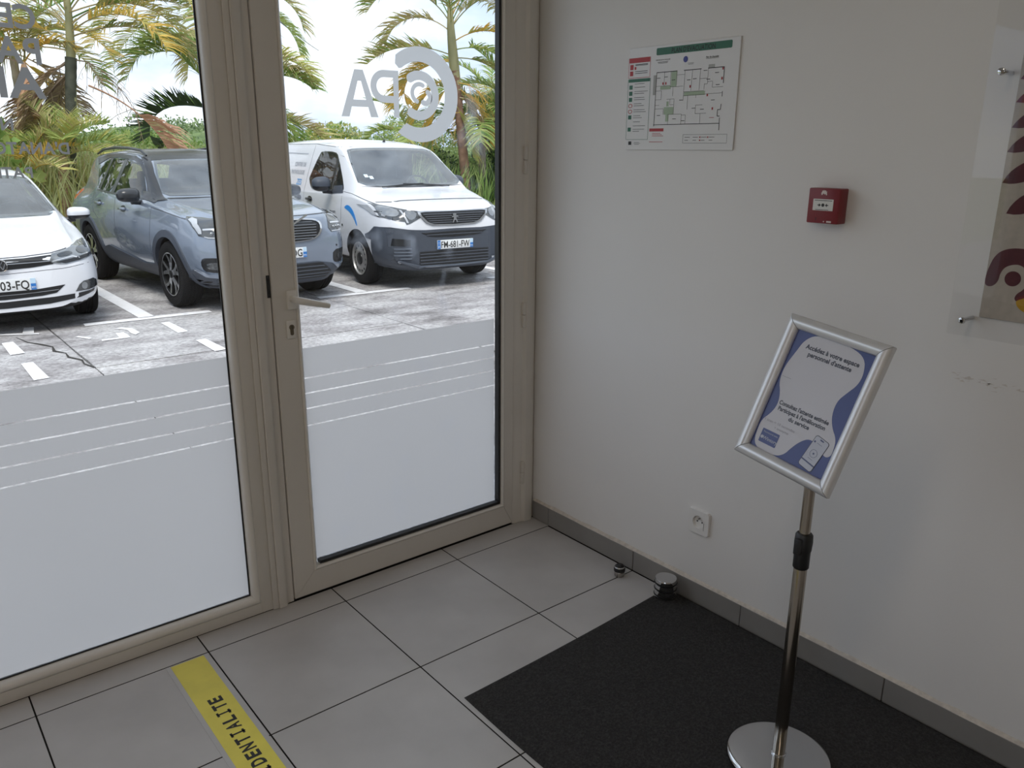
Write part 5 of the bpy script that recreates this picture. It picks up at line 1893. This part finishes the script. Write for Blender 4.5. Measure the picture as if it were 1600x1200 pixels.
for o, s_ in zip(hat.both('fog_lamp', [(.58, .358), (.70, .360), (.805, .375), (.795, .44), (.76, .462), (.66, .448), (.62, .42)], 'front', LAMPD, off=.005, depth=.012, cut=.05), (1, -1)):
    pp = [(.665 + .028 * math.cos(a), .405 + .034 * math.sin(a)) for a in [2 * PI * k / 16 for k in range(16)]]
    hat.drape('fog_lens', pp if s_ > 0 else mir(pp), 'front', LAMP, off=.010, depth=.006, cut=.05, parent=o)
hat.plate(.465, ('r', '03-FQ'))
for sg in (-1, 1):
    ax = 'left' if sg < 0 else 'right'
    mirror_part(hat.root, (.115, .072, .085), .945, 1.46, .985, WHITEP, CBLK, .04, sg)
    handle(hat, sg, 2.15, .86, WHITEP)
    handle(hat, sg, 3.0, .88, WHITEP)
    hat.seam([(1.30, .90), (1.30, .70), (1.30, .30)], ax)
    hat.seam([(2.42, .97), (2.42, .70), (2.36, .30)], ax)
    hat.seam([(1.30, .905), (.95, .875), (.60, .815), (.40, .775)], ax)
hat.seam([(-.80, .800), (-.70, .795), (-.55, .755), (-.42, .728), (-.2, .712), (0, .708), (.2, .712), (.42, .728), (.55, .755), (.70, .795), (.80, .800)], 'front', w=.007)
hat.seam([(-.80, .62), (-.5, .585), (0, .565), (.5, .585), (.80, .62)], 'front', w=.004)
bm = bmesh.new()
box(bm, -.64, .64, 1.10, 1.17, .965, .992, bevel=.01)
obj('wiper_cowl', bm, CBLK, hat.root, smooth=40)


# ================================================================== PLANTS
def green(name, a, b, tr=.35, r=.5):
    return mat(name, rough=r, vscale=2.2, ramp=((.25, a), (.75, b)), trans=tr)


LG = green('leaf_light_green', (.36, .46, .13), (.54, .62, .24), .45)
MG = green('leaf_mid_green', (.15, .27, .06), (.28, .41, .11))
DG = green('leaf_dark_green', (.022, .050, .018), (.045, .085, .030), .15)
YG = green('leaf_yellow_green', (.46, .46, .12), (.66, .60, .24))
OR = green('leaf_orange', (.74, .46, .08), (.90, .68, .20))
TAN = green('leaf_tan', (.48, .38, .19), (.68, .58, .34), .25)
DRY = green('leaf_dry_brown', (.24, .17, .11), (.42, .31, .21), .2)
SAL = green('leaf_salmon', (.42, .22, .14), (.58, .34, .22), .2)
OLV = green('leaf_olive', (.29, .30, .10), (.52, .48, .20), .35)
BARK = mat('palm_bark', rough=.9, vscale=9, stretch=(1, 1, .6), ramp=((.3, (.16, .135, .10)), (.7, (.34, .29, .22))), bump=(40, .5, .01))
BARKR = mat('ringed_bark', rough=.85, vscale=6, stretch=(1, 1, 5), ramp=((.35, (.20, .12, .07)), (.65, (.48, .34, .20))), bump=(30, .5, .01))
BARKD = mat('dark_bark', rough=.9, vscale=9, ramp=((.3, (.035, .040, .030)), (.7, (.09, .095, .07))))
SHAFT = mat('green_crownshaft', rough=.6, vscale=5, stretch=(1, 1, .4), ramp=((.3, (.20, .20, .09)), (.7, (.36, .33, .17))))
SCR = -39.1            # world azimuth of 'right' as the photo shows it


def frond(parent, base, az, e0, droop, L, m, ll=.45, n=34, wid=.030, vee=35, hang=.5, seed=0, t0=.22, r0=.016, stem=None, side=0.0, ex=1.35):
    """one palm frond: arching rib and two rows of leaflets, as a single part"""
    r = random.Random(seed * 7919 + int(L * 100))
    a = math.radians(SCR + az)
    hd = Vector((math.cos(a), math.sin(a), 0))
    sd = Vector((-math.sin(a), math.cos(a), 0))
    N = 16
    n, wid, ll, L = int(n * 1.35), wid * .95, ll * 1.10, L * 1.10
    P = [Vector(base)]
    Tn = []
    for k in range(N):
        t = (k + .5) / N
        e = math.radians(e0 - droop * t ** ex)
        d = (hd * math.cos(e) + Vector((0, 0, 1)) * math.sin(e) + sd * side * t).normalized()
        Tn.append(d)
        P.append(P[-1] + d * L / N)
    V, F, MI = [], [], []

    def addv(v):
        V.append(v)
        return len(V) - 1
    prev = None
    for k in range(N + 1):
        rad = r0 * (1 - .85 * k / N)
        T_ = Tn[min(k, N - 1)]
        s = T_.cross(Vector((0, 0, 1)))
        s = s.normalized() if s.length > .05 else sd.copy()
        u = s.cross(T_)
        ring = [addv(P[k] + rad * (math.cos(q) * s + math.sin(q) * u)) for q in (0, 2.09, 4.19)]
        if prev:
            for q in range(3):
                F.append((prev[q], prev[(q + 1) % 3], ring[(q + 1) % 3], ring[q]))
                MI.append(1)
        prev = ring
    for k in range(n):
        t = t0 + (1 - t0) * (k + .5) / n
        x = t * N
        i = min(int(x), N - 1)
        p = P[i].lerp(P[i + 1], x - i)
        T_ = Tn[i]
        s = T_.cross(Vector((0, 0, 1)))
        s = s.normalized() if s.length > .05 else sd.copy()
        u = s.cross(T_)
        prof = math.sin(PI * min(1, (.18 + .82 * (1 - t) * 1.15))) ** .7 if t > .35 else .55 + 1.2 * (t - t0)
        for sg in (-1, 1):
            if r.random() < .06:
                continue
            l = ll * max(.25, min(1, prof)) * r.uniform(.82, 1.1)
            mi = 0 if r.random() < .6 else r.choice((2, 3))
            fw = math.radians(48 + 18 * t + r.uniform(-9, 9))
            up = math.radians(vee + r.uniform(-14, 14))
            d = (T_ * math.cos(fw) + (s * sg * math.cos(up) + u * math.sin(up)) * math.sin(fw)).normalized()
            w = wid * r.uniform(.75, 1.1)
            nrm = d.cross(T_)
            nrm = nrm.normalized() if nrm.length > .01 else u
            wv = d.cross(nrm).normalized() * w / 2
            q = p.copy()
            dd = d.copy()
            rows = []
            for j, f in enumerate((.7, 1.0, .75, .04)):
                rows.append((addv(q + wv * f), addv(q - wv * f)))
                dd = (dd + Vector((0, 0, -1)) * hang * .33 * (j + .4) / 1.5).normalized()
                q = q + dd * l / 3
            for A, B in zip(rows[:-1], rows[1:]):
                F.append((A[0], A[1], B[1], B[0]))
                MI.append(mi)
    alt = {OR: (YG, OLV), OLV: (TAN, MG), MG: (LG, OLV), LG: (YG, MG), YG: (LG, TAN), TAN: (YG, OLV), DRY: (TAN, DRY), SAL: (SAL, TAN), DG: (DG, MG)}[m]
    return pyobj('frond', V, F, [m, stem or m, *alt], parent, fm=MI, smooth=80)


def trunk(parent, path, radii, m, rings=0, name='trunk', flare=.12):
    bm = bmesh.new()
    P = [Vector(p) for p in path]
    pts, rad = [], []
    n = max(rings * 3, 10)
    for k in range(n + 1):
        t = k / n * (len(P) - 1)
        i = min(int(t), len(P) - 2)
        pts.append(P[i].lerp(P[i + 1], t - i))
        rr_ = radii[i] + (radii[i + 1] - radii[i]) * (t - i)
        if rings:
            rr_ *= (1 + flare, 1 + flare * .3, 1.0)[k % 3]
        rad.append(rr_)
    tube(bm, pts, rad, 10)
    return obj(name, bm, m, parent, smooth=50)


def palm(label, base, group='palms behind the parked cars'):
    o = empty('palm_tree', base)
    tag(o, label, 'palm', group)
    return o


def rel(o, p):
    return (p[0] - o.location.x, p[1] - o.location.y, p[2] - o.location.z)


def stalk(parent, base, az, L, m, seed, name='fruit_stalk'):
    """dry branching flower stalk hanging from the trunk"""
    r = random.Random(seed)
    bm = bmesh.new()
    a = math.radians(SCR + az)
    d0 = Vector((math.cos(a), math.sin(a), .1))
    p = Vector(base)
    main = [p + d0 * L * .25 * k - Vector((0, 0, .06 * k * k)) * L for k in range(5)]
    tube(bm, main, [.012, .010, .008, .006, .004], 5)
    for k in range(22):
        q = main[1 + k % 4]
        b = Vector((d0.x * .3 + r.uniform(-.5, .5), d0.y * .3 + r.uniform(-.5, .5), r.uniform(-.9, .1))).normalized()
        l = L * r.uniform(.3, .7)
        mid = q + b * l * .5 + Vector((0, 0, -.03))
        end = q + b * l + Vector((0, 0, -.16 * L))
        tube(bm, [q, mid, end], [.005, .004, .003], 4)
        for s in (.5, .75, 1):
            c = q.lerp(end, s)
            tube(bm, [c, c + Vector((r.uniform(-.06, .06), r.uniform(-.06, .06), -r.uniform(.03, .12)))], [.004, .003], 3)
    return obj(name, bm, m, parent)


REED = green('pale_reed', (.60, .66, .30), (.80, .82, .50), .5)
# palm A: tall, in front of the sky on the left, yellowing drooping fronds
A = palm('tall palm with yellow-orange drooping fronds above the white hatchback', (1.02, 13.0, G))
trunk(A, [(0, 0, 0), (.05, 0, 1.3), (.20, .02, 2.4), (.29, .03, 3.05)], [.105, .085, .080, .088], BARKD, 14, flare=.05)
trunk(A, [(.20, .02, 2.2), (.29, .03, 3.05), (.335, .03, 3.55), (.36, .03, 4.1)], [.070, .072, .060, .04], SHAFT, 0, 'crownshaft')
c = (.30, .03, 3.35)
for k, (az, e0, dr, L, m, ll, hang, dz) in enumerate((
        (8, 40, 128, 2.15, OLV, .62, .9, .15), (-8, 34, 100, 1.75, OR, .55, .8, .05), (18, 58, 78, 2.3, MG, .60, .5, .35), (2, 66, 88, 2.6, OLV, .60, .7, .5), (30, 24, 46, 2.0, OLV, .55, .6, .35),
        (178, 30, 95, 1.5, OR, .60, .9, -.05), (196, 12, 86, 1.55, OR, .62, 1.0, -.2), (165, 48, 95, 1.9, OLV, .55, .8, .2), (205, 55, 90, 2.0, MG, .5, .6, .4), (140, 38, 100, 1.7, YG, .5, .8, .1),
        (185, -25, 55, 1.5, DRY, .5, 1.0, -.35), (170, -48, 36, 1.3, DRY, .42, 1.0, -.45), (200, -40, 40, 1.45, DRY, .42, 1.1, -.45), (60, 62, 60, 2.0, MG, .5, .5, .6), (250, 60, 70, 2.0, MG, .5, .6, .6), (300, 50, 90, 2.0, OLV, .5, .7, .4), (110, 55, 70, 2.0, DG, .5, .6, .4), (12, 22, 84, 2.2, OLV, .6, 1.0, .0), (-4, 50, 120, 2.4, OR, .6, 1.0, .3), (22, 30, 70, 2.5, MG, .55, .8, .25), (174, 8, 80, 1.7, OLV, .6, 1.0, -.1), (190, 62, 110, 1.9, OR, .6, 1.0, .3), (182, 40, 70, 2.2, OLV, .6, .8, .2), (215, -35, 40, 1.2, DRY, .5, 1.1, -.3), (150, -50, 30, 1.2, DRY, .5, 1.1, -.3))):
    frond(A, (c[0], c[1], c[2] + dz), az, e0, dr, L, m, ll, 44, .030, 30, hang, seed=k, stem=TAN if m in (OR, OLV) else None)
stalk(A, (.32, .0, 3.02), 5, .85, DRY, 1)
stalk(A, (.28, .0, 2.95), 185, .80, DRY, 2)
# dry salmon frond sliding down from palm A towards the SUV roof
frond(A, (.42, -.3, 2.62), 2, -22, 58, 1.75, SAL, .55, 30, .034, 55, .95, seed=41, t0=.45, r0=.018)

# palm B: ringed yellow trunk with a flared salmon husk
B = palm('short palm stem topped by a flared salmon-coloured husk', (.66, 13.4, G))
trunk(B, [(0, 0, 0), (.02, 0, 1.2), (.03, 0, 2.25)], [.085, .075, .080], mat('yellow_ringed_bark', rough=.8, vscale=7, stretch=(1, 1, 6), ramp=((.35, (.36, .26, .10)), (.65, (.66, .54, .28)))), 12, flare=.14)
bm = bmesh.new()
husk = [(.09, 2.10), (.215, 2.15), (.205, 2.20), (.150, 2.48), (.135, 2.60), (.075, 2.82), (.02, 2.98)]
lathe(bm, husk, 10, c=(.03, 0, 0))
obj('husk', bm, mat('salmon_husk', rough=.8, vscale=6, stretch=(1, 1, .5), ramp=((.3, (.50, .26, .15)), (.7, (.70, .46, .30)))), B, smooth=20)
for k, (az, e0, dr, L, m) in enumerate(((170, 55, 100, 1.5, OR), (20, 60, 100, .8, OR), (200, 20, 90, 1.4, DRY), (100, 60, 90, 1.6, OLV), (185, 62, 70, 2.0, MG))):
    frond(B, (.03, 0, 2.95), az, e0, dr, L, m, .5, 36, .028, 25, .9, seed=60 + k)

# palm C: small leaning palm between hatchback and SUV
C_ = palm('small leaning ringed palm with bright green crown beside the hatchback', (.80, 12.6, G))
trunk(C_, [(0, 0, 0), (.03, 0, .7), (.09, 0, 1.30), (.11, 0, 1.55)], [.095, .085, .078, .05], BARKR, 14, flare=.16)
for k, (az, e0, dr, L, m) in enumerate(((15, 40, 92, 1.10, LG), (-12, 22, 80, .95, YG), (40, 62, 80, 1.0, LG), (150, 55, 80, 1.0, YG), (185, 42, 100, 1.0, LG), (205, 15, 60, .7, OR), (100, 70, 60, 1.0, LG), (300, 52, 90, .8, LG), (330, 66, 90, 1.0, YG), (170, 74, 60, 1.1, OLV))):
    frond(C_, (.11, 0, 1.50), az, e0 + 6, dr * .9, L * .85, m, .36, 36, .022, 32, .35, seed=80 + k)
# palm H: low clump at the far left
H = palm('low palm clump with yellow stems behind the hatchback roof', (.28, 12.7, G))
trunk(H, [(0, 0, 0), (.02, 0, .6), (.03, 0, 1.15)], [.08, .07, .05], BARKR, 10, flare=.12)
for k, (az, e0, dr, L, m) in enumerate(((10, 60, 60, 1.2, OR), (35, 75, 40, 1.3, OLV), (160, 66, 80, 1.2, LG), (190, 45, 100, 1.2, MG), (-20, 48, 80, 1.1, YG), (120, 75, 60, 1.2, MG), (220, 60, 90, 1.1, LG))):
    frond(H, (.03, 0, 1.12), az, e0, dr, L * .8, m, .34, 30, .024, 30, .4, seed=100 + k, stem=OR)

# palm D: crown hidden behind the mullion; fronds reach out to both sides of it
D = palm('palm whose crown hides behind the window mullion, dark arching frond', (4.05, 13.2, G))
trunk(D, [(0, 0, 0), (.05, 0, 1.2), (.05, 0, 2.4), (.06, 0, 3.0)], [.11, .095, .09, .07], BARK, 14, flare=.06)
for k, (az, e0, dr, L, m, ll, hang, dz) in enumerate((
        (184, 50, 105, 2.0, MG, .60, .8, .05), 
        (2, 46, 112, 1.45, YG, .62, .8, .05), (-4, 28, 70, 1.35, MG, .50, .8, -.10), (4, 16, 92, 1.95, TAN, .52, .30, -.75), (6, -20, 70, 1.2, LG, .50, 1.0, -.25), (-10, -35, 50, 1.3, YG, .5, 1.0, -.3), (90, 60, 80, 1.6, MG, .5, .6, 0), (270, 50, 100, 1.3, MG, .5, .8, 0), (10, -48, 35, 1.4, LG, .42, 1.0, -.4), (195, 55, 80, 1.7, LG, .5, .7, 0), (178, 42, 62, 1.7, LG, .66, .6, -.05), (0, 36, 90, 1.35, OLV, .6, .9, -.05), (-8, -5, 80, 1.3, MG, .55, 1.0, -.3), (8, -60, 25, 1.3, YG, .45, 1.0, -.5), )):
    frond(D, (.06, 0, 2.85 + dz), az, e0, dr, L, m, ll, 44, .032, 30, hang, seed=120 + k)

frond(D, (.06, 0, 2.22), 180, 15, 165, 2.15, DG, .42, 50, .036, 62, .05, seed=401, ex=3.0, t0=.30)
frond(D, (.06, 0, 2.25), 178, 47, 12, 1.95, LG, .52, 46, .036, 20, .55, seed=402, t0=.40)
# palm F: tall palm right of the van
F_ = palm('tall palm with mixed green and tan fronds right of the white van', (9.10, 13.0, G))
trunk(F_, [(0, 0, 0), (-.03, 0, 1.2), (-.16, 0, 2.4), (-.28, 0, 3.3)], [.12, .105, .095, .10], mat('brown_bark', rough=.9, vscale=8, ramp=((.3, (.14, .075, .045)), (.7, (.30, .18, .12)))), 16, flare=.08)
trunk(F_, [(-.22, 0, 2.9), (-.30, 0, 3.5), (-.36, 0, 4.1), (-.38, 0, 4.6)], [.10, .11, .085, .05], SHAFT, 0, 'crownshaft')
for k, (az, e0, dr, L, m, ll, hang, dz) in enumerate((
        (178, 58, 118, 2.0, OLV, .62, .7, .25), (184, 20, 62, 1.75, OLV, .55, .25, -.35), (172, 10, 118, 1.5, OR, .5, .9, -.45), (0, 55, 105, 1.9, OLV, .55, .7, .2), (8, 34, 100, 1.6, OR, .5, .8, -.1), (-6, 14, 90, 1.5, LG, .55, .9, -.25),
        (90, 70, 60, 2.2, MG, .5, .5, .4), (140, 72, 60, 2.1, OLV, .5, .5, .4), (30, 74, 60, 2.2, TAN, .5, .5, .4), (200, 66, 80, 2.0, MG, .5, .6, .3), (330, 60, 90, 1.9, MG, .5, .6, .3), (270, 55, 100, 1.6, OLV, .5, .7, .2), (184, -30, 50, 1.3, OR, .45, 1.0, -.7), (10, -35, 50, 1.4, OR, .45, 1.0, -.9), (60, 50, 80, 2.0, TAN, .5, .7, .2), (180, 40, 130, 1.7, TAN, .55, .9, .1), (176, -5, 75, 1.6, OR, .55, 1.0, -.45), (4, 4, 95, 1.6, OLV, .55, 1.0, -.4), (2, 66, 80, 2.0, OR, .55, .6, .4), (186, 76, 60, 2.0, OLV, .5, .6, .5), (12, -50, 30, 1.3, DRY, .45, 1.1, -.9), (178, -55, 30, 1.3, OR, .45, 1.1, -.8), (5, -62, 20, 1.2, YG, .45, 1.0, -1.2))):
    frond(F_, (-.34, 0, 3.95 + dz), az, e0, dr, L, m, ll, 46, .034, 30, hang, seed=160 + k)
stalk(F_, (-.24, -.1, 3.05), 10, .8, OR, 5)
stalk(F_, (-.22, -.1, 2.75), 5, .7, TAN, 6)
stalk(F_, (-.20, -.1, 2.45), 170, .6, OR, 7)

# palm I, J: lower palms right of palm F
for lab, (x, y), hgt, bm_, fr in (('shorter palm with broad green hanging fronds right of the van', (9.75, 13.2), 2.25, BARK, ((182, 30, 120, 1.35, LG, .50), (170, 48, 110, 1.3, MG, .5), (5, 40, 120, 1.4, MG, .5), (-10, 60, 100, 1.5, LG, .5), (90, 65, 90, 1.4, MG, .5), (270, 30, 120, 1.2, LG, .5), (195, 68, 80, 1.4, OLV, .45), (20, 72, 70, 1.6, LG, .45), (300, 50, 110, 1.2, MG, .5))),
                                  ('slim palm with yellow-green fronds at the right door edge', (10.55, 13.0), 2.5, BARKR, ((180, 40, 115, 1.4, YG, .5), (190, 12, 100, 1.3, YG, .5), (168, 62, 90, 1.5, LG, .5), (90, 65, 90, 1.3, MG, .5), (270, 45, 110, 1.2, YG, .5), (10, 55, 100, 1.4, LG, .5), (175, 76, 50, 1.7, MG, .45))),
                                  ('young palm with drooping green fronds left of the tall trunk', (8.3, 13.9), 1.9, BARK, ((182, 40, 110, 1.2, LG, .45), (5, 40, 110, 1.2, MG, .45), (90, 65, 90, 1.3, MG, .45), (270, 45, 110, 1.1, LG, .45), (160, 70, 70, 1.3, LG, .45)))):
    o = palm(lab, (x, y, G))
    trunk(o, [(0, 0, 0), (-.04, 0, hgt * .5), (-.02, 0, hgt)], [.10, .085, .06], bm_, 12, flare=.1)
    for k, (az, e0, dr, L, m, ll) in enumerate(fr):
        frond(o, (-.02, 0, hgt - .05), az, e0, dr, L, m, ll, 40, .034, 30, .7, seed=200 + k + int(x * 10))


# palms of a second row, farther from the parked cars
for lab, (x, y), hgt, fr in (('farther palm at the far left with dense yellowing crown', (.87, 15.5), 3.35, ((180, 40, 110, 1.8, OLV), (195, 20, 90, 1.7, OR), (165, 60, 90, 1.9, MG), (5, 42, 110, 1.9, OR), (-10, 20, 90, 1.8, OLV), (20, 62, 80, 1.9, MG), (90, 66, 70, 1.8, OLV), (270, 40, 110, 1.5, YG), (0, -20, 60, 1.5, DRY), (185, -30, 50, 1.5, DRY), (40, -40, 40, 1.3, OR))),
                             ('farther palm behind the young palms at the right jamb', (11.75, 15.5), 3.0, ((180, 40, 110, 1.7, LG), (170, 62, 80, 1.8, MG), (190, 10, 90, 1.5, OLV), (5, 40, 110, 1.6, LG), (90, 66, 70, 1.7, MG), (270, 40, 110, 1.4, YG), (178, -30, 50, 1.3, OR))),
                             ('farther tall palm behind the window mullion, olive fronds reaching left', (4.80, 15.6), 4.5, ((180, 30, 95, 2.7, OLV), (174, 5, 70, 2.7, YG), (186, -12, 55, 2.4, OLV), (178, 16, 75, 2.9, OR), (0, 36, 120, 1.9, OLV), (10, 10, 95, 1.8, LG), (-8, -15, 70, 1.6, YG), (90, 60, 80, 1.8, MG), (270, 10, 100, 1.7, OLV), (185, -40, 45, 1.5, TAN)))):
    o = palm(lab, (x, y, G))
    trunk(o, [(0, 0, 0), (.05, 0, hgt * .5), (.02, 0, hgt)], [.11, .09, .06], BARK, 14, flare=.08)
    for k, (az, e0, dr, L, m) in enumerate(fr):
        frond(o, (.02, 0, hgt - .05), az, e0, dr, L, m, .5, 40, .034, 30, .8, seed=300 + k + int(x * 10))


# ------------------------------------------------------------------ shrubs
def leaves(parent, name, blobs, n, size, mats, seed, wide=.5, droop=.3):
    """cloud of small folded leaves spread over a few lobes"""
    r = np.random.RandomState(seed)
    V, F, MI = [], [], []
    for (cx_, cy_, cz_, rx, ry, rz_) in blobs:
        k = int(n / len(blobs))
        d = r.normal(size=(k, 3))
        d /= np.linalg.norm(d, axis=1)[:, None]
        rad = r.uniform(.45, 1.06, size=k) ** .6
        pos = np.array([cx_, cy_, cz_]) + d * rad[:, None] * np.array([rx, ry, rz_])
        out = d * .8 + r.normal(size=(k, 3)) * .6
        out[:, 2] -= droop
        out /= np.linalg.norm(out, axis=1)[:, None]
        ref = r.normal(size=(k, 3))
        side = np.cross(out, ref)
        side /= np.linalg.norm(side, axis=1)[:, None]
        nrm = np.cross(side, out)
        s = size * r.uniform(.6, 1.25, size=k)
        for q in range(k):
            if pos[q][2] < .02:
                continue
            o_, sd_, nn, l = out[q], side[q], nrm[q], s[q]
            b = len(V)
            p = pos[q]
            V += [p, p + o_ * l * .45 + sd_ * l * wide * .5 + nn * l * .08, p + o_ * l, p + o_ * l * .45 - sd_ * l * wide * .5 + nn * l * .08, p + o_ * l * .5]
            F += [(b, b + 1, b + 4), (b + 1, b + 2, b + 4), (b + 2, b + 3, b + 4), (b + 3, b, b + 4)]
            MI += [r.randint(len(mats))] * 4
    return pyobj(name, V, F, mats, parent, fm=MI, smooth=80)


def shrub(name, label, x, y, blobs, n, size, mats, seed, wide=.5, cat='shrub', group='shrubs behind the parked cars', stems=5):
    o = empty(name, (x, y, G))
    tag(o, label, cat, group)
    leaves(o, 'foliage', blobs, n, size, mats, seed, wide)
    r = random.Random(seed)
    bm = bmesh.new()
    for k in range(stems):
        b = blobs[k % len(blobs)]
        tube(bm, [(r.uniform(-.1, .1), r.uniform(-.1, .1), 0), (b[0] * .5, b[1] * .5, b[2] * .5), (b[0] + r.uniform(-.1, .1), b[1], b[2])], [.03, .022, .012], 5)
    obj('stem', bm, BARK, o)
    return o


# heart-leaved creeper at the far left
shrub('creeper', 'broad heart-leaved creeper at the left window edge', -.35, 12.4, [(0, 0, 1.7, .55, .4, .55), (.1, 0, 1.1, .7, .4, .5), (-.2, .1, 2.3, .5, .35, .5)], 420, .20, [LG, MG], 301, .85)
shrub('shrub', 'round mid-green bush behind the SUV roof', 3.3, 17.0, [(0, 0, 1.35, 1.2, .8, .65), (1.0, .3, 1.2, .9, .8, .6)], 10164, .097, [MG, LG, MG], 302)
shrub('shrub', 'bushy green shrub above the left end of the van roof', 7.2, 15.6, [(0, 0, 1.5, 1.0, .8, .70), (-.9, .2, 1.2, .9, .7, .6)], 10164, .105, [MG, LG, YG], 303)
shrub('shrub', 'light feathery shrub beneath the frosted letters', 9.7, 16.4, [(0, 0, 1.8, .9, .8, .75), (.9, .2, 1.5, .9, .8, .7), (-.8, 0, 1.4, .8, .7, .6)], 11728, .089, [LG, MG, LG], 304, .35)
shrub('shrub', 'dense green shrub behind the van windscreen', 9.2, 14.6, [(0, 0, 1.0, .9, .6, .65), (.6, .1, .7, .8, .6, .5)], 10164, .097, [MG, DG, LG], 305)
shrub('shrub', 'leafy green undergrowth at the palm trunks by the right jamb', 10.6, 14.0, [(0, 0, .9, .9, .6, .7), (-.9, .2, .7, .8, .6, .6), (.6, 0, 1.5, .7, .5, .6)], 12510, .113, [MG, LG, DG], 306, .6)
shrub('shrub', 'dark bush low between the SUV and the grass', 1.9, 16.2, [(0, 0, 1.0, 1.1, .6, .55), (-.9, .2, .8, .8, .6, .5)], 8602, .097, [MG, DG, OLV], 307)
shrub('shrub', 'tall hazy bush right of the tall palm', 12.2, 15.2, [(0, 0, 1.4, 1.1, .7, 1.0), (.2, 0, 2.4, .9, .7, .7)], 10164, .119, [MG, LG, DG], 308)

# ------------------------------------------------------------------ tall grass (nobody could count it)
rs = np.random.RandomState(21)


def grass(name, n, x0, x1, y0, y1, hmin, hmax, mats, seed, w=.016):
    r = np.random.RandomState(seed)
    V, F, MI = [], [], []
    xs_ = r.uniform(x0, x1, n)
    ysq = r.uniform(y0, y1, n)
    hh_ = r.uniform(hmin, hmax, n)
    az = r.uniform(0, 2 * PI, n)
    lean = r.uniform(.05, .55, n)
    fc_ = r.uniform(0, 2 * PI, n)
    for k in range(n):
        b = len(V)
        h = hh_[k]
        dx, dy = math.cos(az[k]) * lean[k] * h, math.sin(az[k]) * lean[k] * h
        wx, wy = math.cos(fc_[k]) * w, math.sin(fc_[k]) * w
        for t, f in ((0, 1), (.4, 1), (.75, .7), (1, .05)):
            q = t * t
            z = G - .02 + h * (t - .22 * lean[k] * q)
            V += [(xs_[k] + dx * q - wx * f, ysq[k] + dy * q - wy * f, z), (xs_[k] + dx * q + wx * f, ysq[k] + dy * q + wy * f, z)]
        for q in range(3):
            F.append((b + 2 * q, b + 2 * q + 1, b + 2 * q + 3, b + 2 * q + 2))
            MI.append(0)
        MI[-3:] = [r.randint(len(mats))] * 3
    o = pyobj(name, V, F, mats, fm=MI, smooth=80)
    return o


g1 = grass('tall_grass', 30000, -5, 7.5, 12.45, 16.5, 1.05, 1.85, [REED, REED, REED, LG, YG, TAN], 31, .015)
tag(g1, 'tall pale reed-like grass behind the hatchback and SUV', 'grass', kind='stuff')
g2 = grass('tall_grass', 12000, 7.5, 17, 12.6, 16.5, .7, 1.6, [MG, LG, MG, DG], 32, .02)
tag(g2, 'dark green undergrowth blades behind the van', 'grass', kind='stuff')
g3 = grass('grass_verge', 5000, -7, 15, 12.25, 13.0, .15, .5, [MG, LG, YG], 33)
tag(g3, 'short grass verge along the far edge of the parking slabs', 'grass', kind='stuff')

# ------------------------------------------------------------------ distant wooded ridge
r = np.random.RandomState(5)
V, F, MI = [], [], []
for k in range(32000):
    x = r.uniform(-25, 85)
    y = r.uniform(38, 60)
    h0 = 1.1 + .8 * math.sin(x * .13) + .5 * math.sin(x * .41 + 1)
    z = (-.5 + (h0 + .5) * (y - 36) / 10 if y < 46 else h0 + .6 * (y - 46) / 16) + r.uniform(-.1, 1) * (.5 + .3 * math.sin(x * 1.7 + y))
    s = r.uniform(.12, .30)
    d = r.normal(size=3)
    d /= np.linalg.norm(d)
    e_ = np.cross(d, r.normal(size=3))
    e_ /= np.linalg.norm(e_)
    p = np.array([x, y, z])
    b = len(V)
    V += [p - d * s * .5, p + e_ * s * .35, p + d * s * .5, p - e_ * s * .35]
    F.append((b, b + 1, b + 2, b + 3))
    MI.append(r.randint(3))
tl = pyobj('distant_treeline', V, F, [green('far_green', (.13, .20, .07), (.22, .30, .12)), green('far_green_dark', (.07, .12, .05), (.13, .19, .08)), green('far_green_pale', (.24, .32, .15), (.34, .40, .20))], fm=MI)
tag(tl, 'distant low wooded ridge on the horizon', 'treeline', kind='stuff')
bm = bmesh.new()
nn_ = 70
pr = None
for k in range(nn_ + 1):
    x = -40 + 140 * k / nn_
    h = 1.1 + .8 * math.sin(x * .13) + .5 * math.sin(x * .41 + 1)
    vs = [bm.verts.new(p) for p in ((x, 36, -.5), (x, 46, h), (x, 62, h + .6), (x, 90, -.5))]
    if pr:
        for q in range(3):
            bm.faces.new((pr[q], pr[q + 1], vs[q + 1], vs[q]))
    pr = vs
struct(obj('hill', bm, mat('hill_green', rough=1, vscale=.8, ramp=((.3, (.07, .12, .04)), (.7, (.18, .25, .09)))), smooth=60))

# overhead cable across the sky
bm = bmesh.new()
pa, pb = Vector((6.957, 18.0, 4.504)), Vector((21.61, 45.0, 6.94))
tube(bm, [pa.lerp(pb, t) - Vector((0, 0, .04 * math.sin(PI * min(1, max(0, t))))) for t in (-.12, 0, .25, .5, .75, 1.0)], .016, 5)
tag(obj('overhead_cable', bm, BLACK), 'thin overhead cable slanting down across the bright sky', 'cable')
